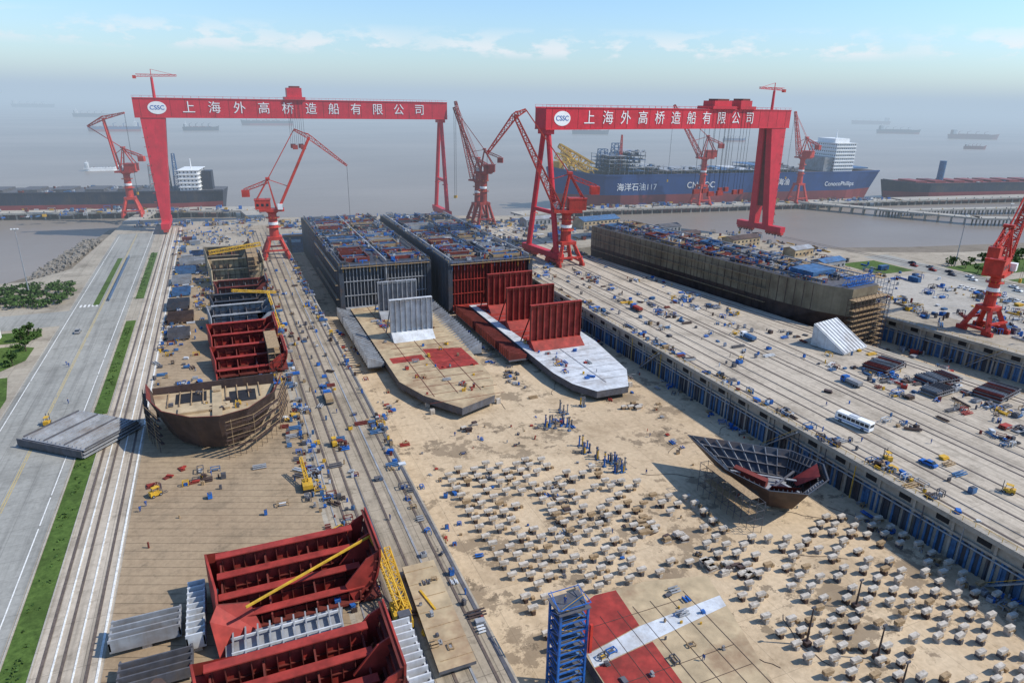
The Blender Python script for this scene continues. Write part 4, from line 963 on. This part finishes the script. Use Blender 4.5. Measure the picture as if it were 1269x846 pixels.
# ---------------------------------------------------------------- workers
def worker_mesh(step):
    me=bpy.data.meshes.new('worker')
    V=[(0,0,.95),(0,0,1.2),(0,0,1.42),(0,0,1.52),(0,.02,1.66),(.11,0,.9),(.12,step,.5),(.12,-step*.4,.06),(-.11,0,.9),(-.12,-step,.5),(-.12,-step*1.6,.06),(.2,0,1.4),(.26,-step*.6,1.12),(.26,.12,.88),(-.2,0,1.4),(-.26,step*.6,1.12),(-.26,.15,.88),(0,.0,1.76)]
    E=[(0,1),(1,2),(2,3),(3,4),(0,5),(5,6),(6,7),(0,8),(8,9),(9,10),(2,11),(11,12),(12,13),(2,14),(14,15),(15,16),(4,17)]
    Rr=[.15,.15,.16,.06,.1,.11,.08,.06,.11,.08,.06,.08,.055,.045,.08,.055,.045,.1]
    me.from_pydata(V,E,[]);ob=bpy.data.objects.new('tmp',me);bpy.context.collection.objects.link(ob)
    md=ob.modifiers.new('s','SKIN')
    for i,r_ in enumerate(Rr): me.skin_vertices[0].data[i].radius=(r_,r_)
    me.skin_vertices[0].data[0].use_root=True
    sb=ob.modifiers.new('u','SUBSURF');sb.levels=1;sb.render_levels=1
    dg=bpy.context.evaluated_depsgraph_get();m2=bpy.data.meshes.new_from_object(ob.evaluated_get(dg));bpy.data.objects.remove(ob)
    for m_ in(CLOTH,SKIN,YEL): m2.materials.append(m_)
    for p_ in m2.polygons:
        z=p_.center.z;p_.material_index=2 if z>1.7 else(1 if z>1.5 else 0);p_.use_smooth=True
    return m2
WM=[worker_mesh(.0),worker_mesh(.12)]
for x,y,z in((-25,154,0),(-24,156,0),(60,183,ZF),(66,178,ZF),(25,190,0),(27,130,0),(-55,260,0),(-56,262,0),(100,150,ZF),(104,141,ZF),(160,118,0),(170,140,0),(20,240,0),(-10,165,0),(80,120,ZF),(46,81.5,9.45),(-50,226,0),(118,160,ZF),(178,110,0),(72,75,ZF+4.4)):
    o=bpy.data.objects.new('worker',random.choice(WM));o.location=(x,y,z+.02);o.rotation_euler[2]=R()*6;bpy.context.collection.objects.link(o)
# ---------------------------------------------------------------- atmosphere
s=MB('sky_haze');s.bx(-32000,32000,300,52000,-30,170,None)
m=bpy.data.materials.new('haze_glow');m.use_nodes=True;nt=m.node_tree;nt.nodes.clear()
o=_n(nt,'ShaderNodeOutputMaterial');ab=_n(nt,'ShaderNodeVolumeAbsorption');em=_n(nt,'ShaderNodeEmission');ad=_n(nt,'ShaderNodeAddShader')
SG=1/2300;ab.inputs[0].default_value=(0,0,0,1);ab.inputs[1].default_value=SG;em.inputs[0].default_value=(.45,.57,.70,1);em.inputs[1].default_value=SG  # volume absorbs and glows in the haze colour, standing in for scattered daylight
nt.links.new(ab.outputs[0],ad.inputs[0]);nt.links.new(em.outputs[0],ad.inputs[1]);nt.links.new(ad.outputs[0],o.inputs['Volume'])
s.m=[m];s.mi=[0]*6;s.done(False)
# ---------------------------------------------------------------- world, sun
SEL=math.radians(46)
sd=Vector((.80,-.42,0)).normalized()*math.cos(SEL)+Vector((0,0,math.sin(SEL)))
w=bpy.data.worlds.new('World');sc.world=w;w.use_nodes=True;nt=w.node_tree;bg=nt.nodes['Background']
sk=_n(nt,'ShaderNodeTexSky',sky_type='NISHITA');sk.sun_disc=False;sk.sun_elevation=SEL;sk.sun_rotation=math.atan2(sd.x,sd.y);sk.air_density=1.2;sk.dust_density=.4;sk.ozone_density=2.5
tc=_n(nt,'ShaderNodeTexCoord');sep=_n(nt,'ShaderNodeSeparateXYZ');nt.links.new(tc.outputs['Generated'],sep.inputs[0])
tint=mix(nt,1,sk.outputs[0],(.92,1.14,1.42),'MULTIPLY')
cl=noise(nt,tc.outputs['Generated'],16,8,.58,stretch=(1,1,2.6),loc=(3,1,0))
cl2=noise(nt,tc.outputs['Generated'],3.5,3,.5,loc=(8,2,0))
lo=ramp(nt,sep.outputs[2],.050,.060);hi=ramp(nt,sep.outputs[2],.066,.092,1,0)
k=math2(nt,'MULTIPLY',math2(nt,'MULTIPLY',lo,hi),math2(nt,'MULTIPLY',ramp(nt,cl,.47,.56),ramp(nt,cl2,.38,.52)))
col=mix(nt,math2(nt,'MULTIPLY',k,.8),tint,(7.6,7.8,8.0))
nt.links.new(col,bg.inputs[0]);bg.inputs[1].default_value=.13
l=bpy.data.lights.new('sun','SUN');l.energy=4.6;l.angle=math.radians(.6);l.color=(1,.95,.87);lo_=bpy.data.objects.new('sun',l);lo_.rotation_euler=sd.to_track_quat('Z','Y').to_euler();lo_.location=(0,0,300);bpy.context.collection.objects.link(lo_)
# ---------------------------------------------------------------- camera
th=math.radians(19.7);ps=math.radians(23.4);ro=math.radians(1.05)
F=Vector((math.sin(ps)*math.cos(th),math.cos(ps)*math.cos(th),-math.sin(th)));Rt=Vector((math.cos(ps),-math.sin(ps),0));Up=Rt.cross(F)
r2=Rt*math.cos(ro)+Up*math.sin(ro);u2=-Rt*math.sin(ro)+Up*math.cos(ro)
M=Matrix((r2,u2,-F)).transposed().to_4x4();M.translation=Vector((0,0,90))
c=bpy.data.cameras.new('camera');c.lens=836/1269*36;c.sensor_width=36;c.clip_start=.5;c.clip_end=120000
co=bpy.data.objects.new('camera',c);co.matrix_world=M;bpy.context.collection.objects.link(co);sc.camera=co
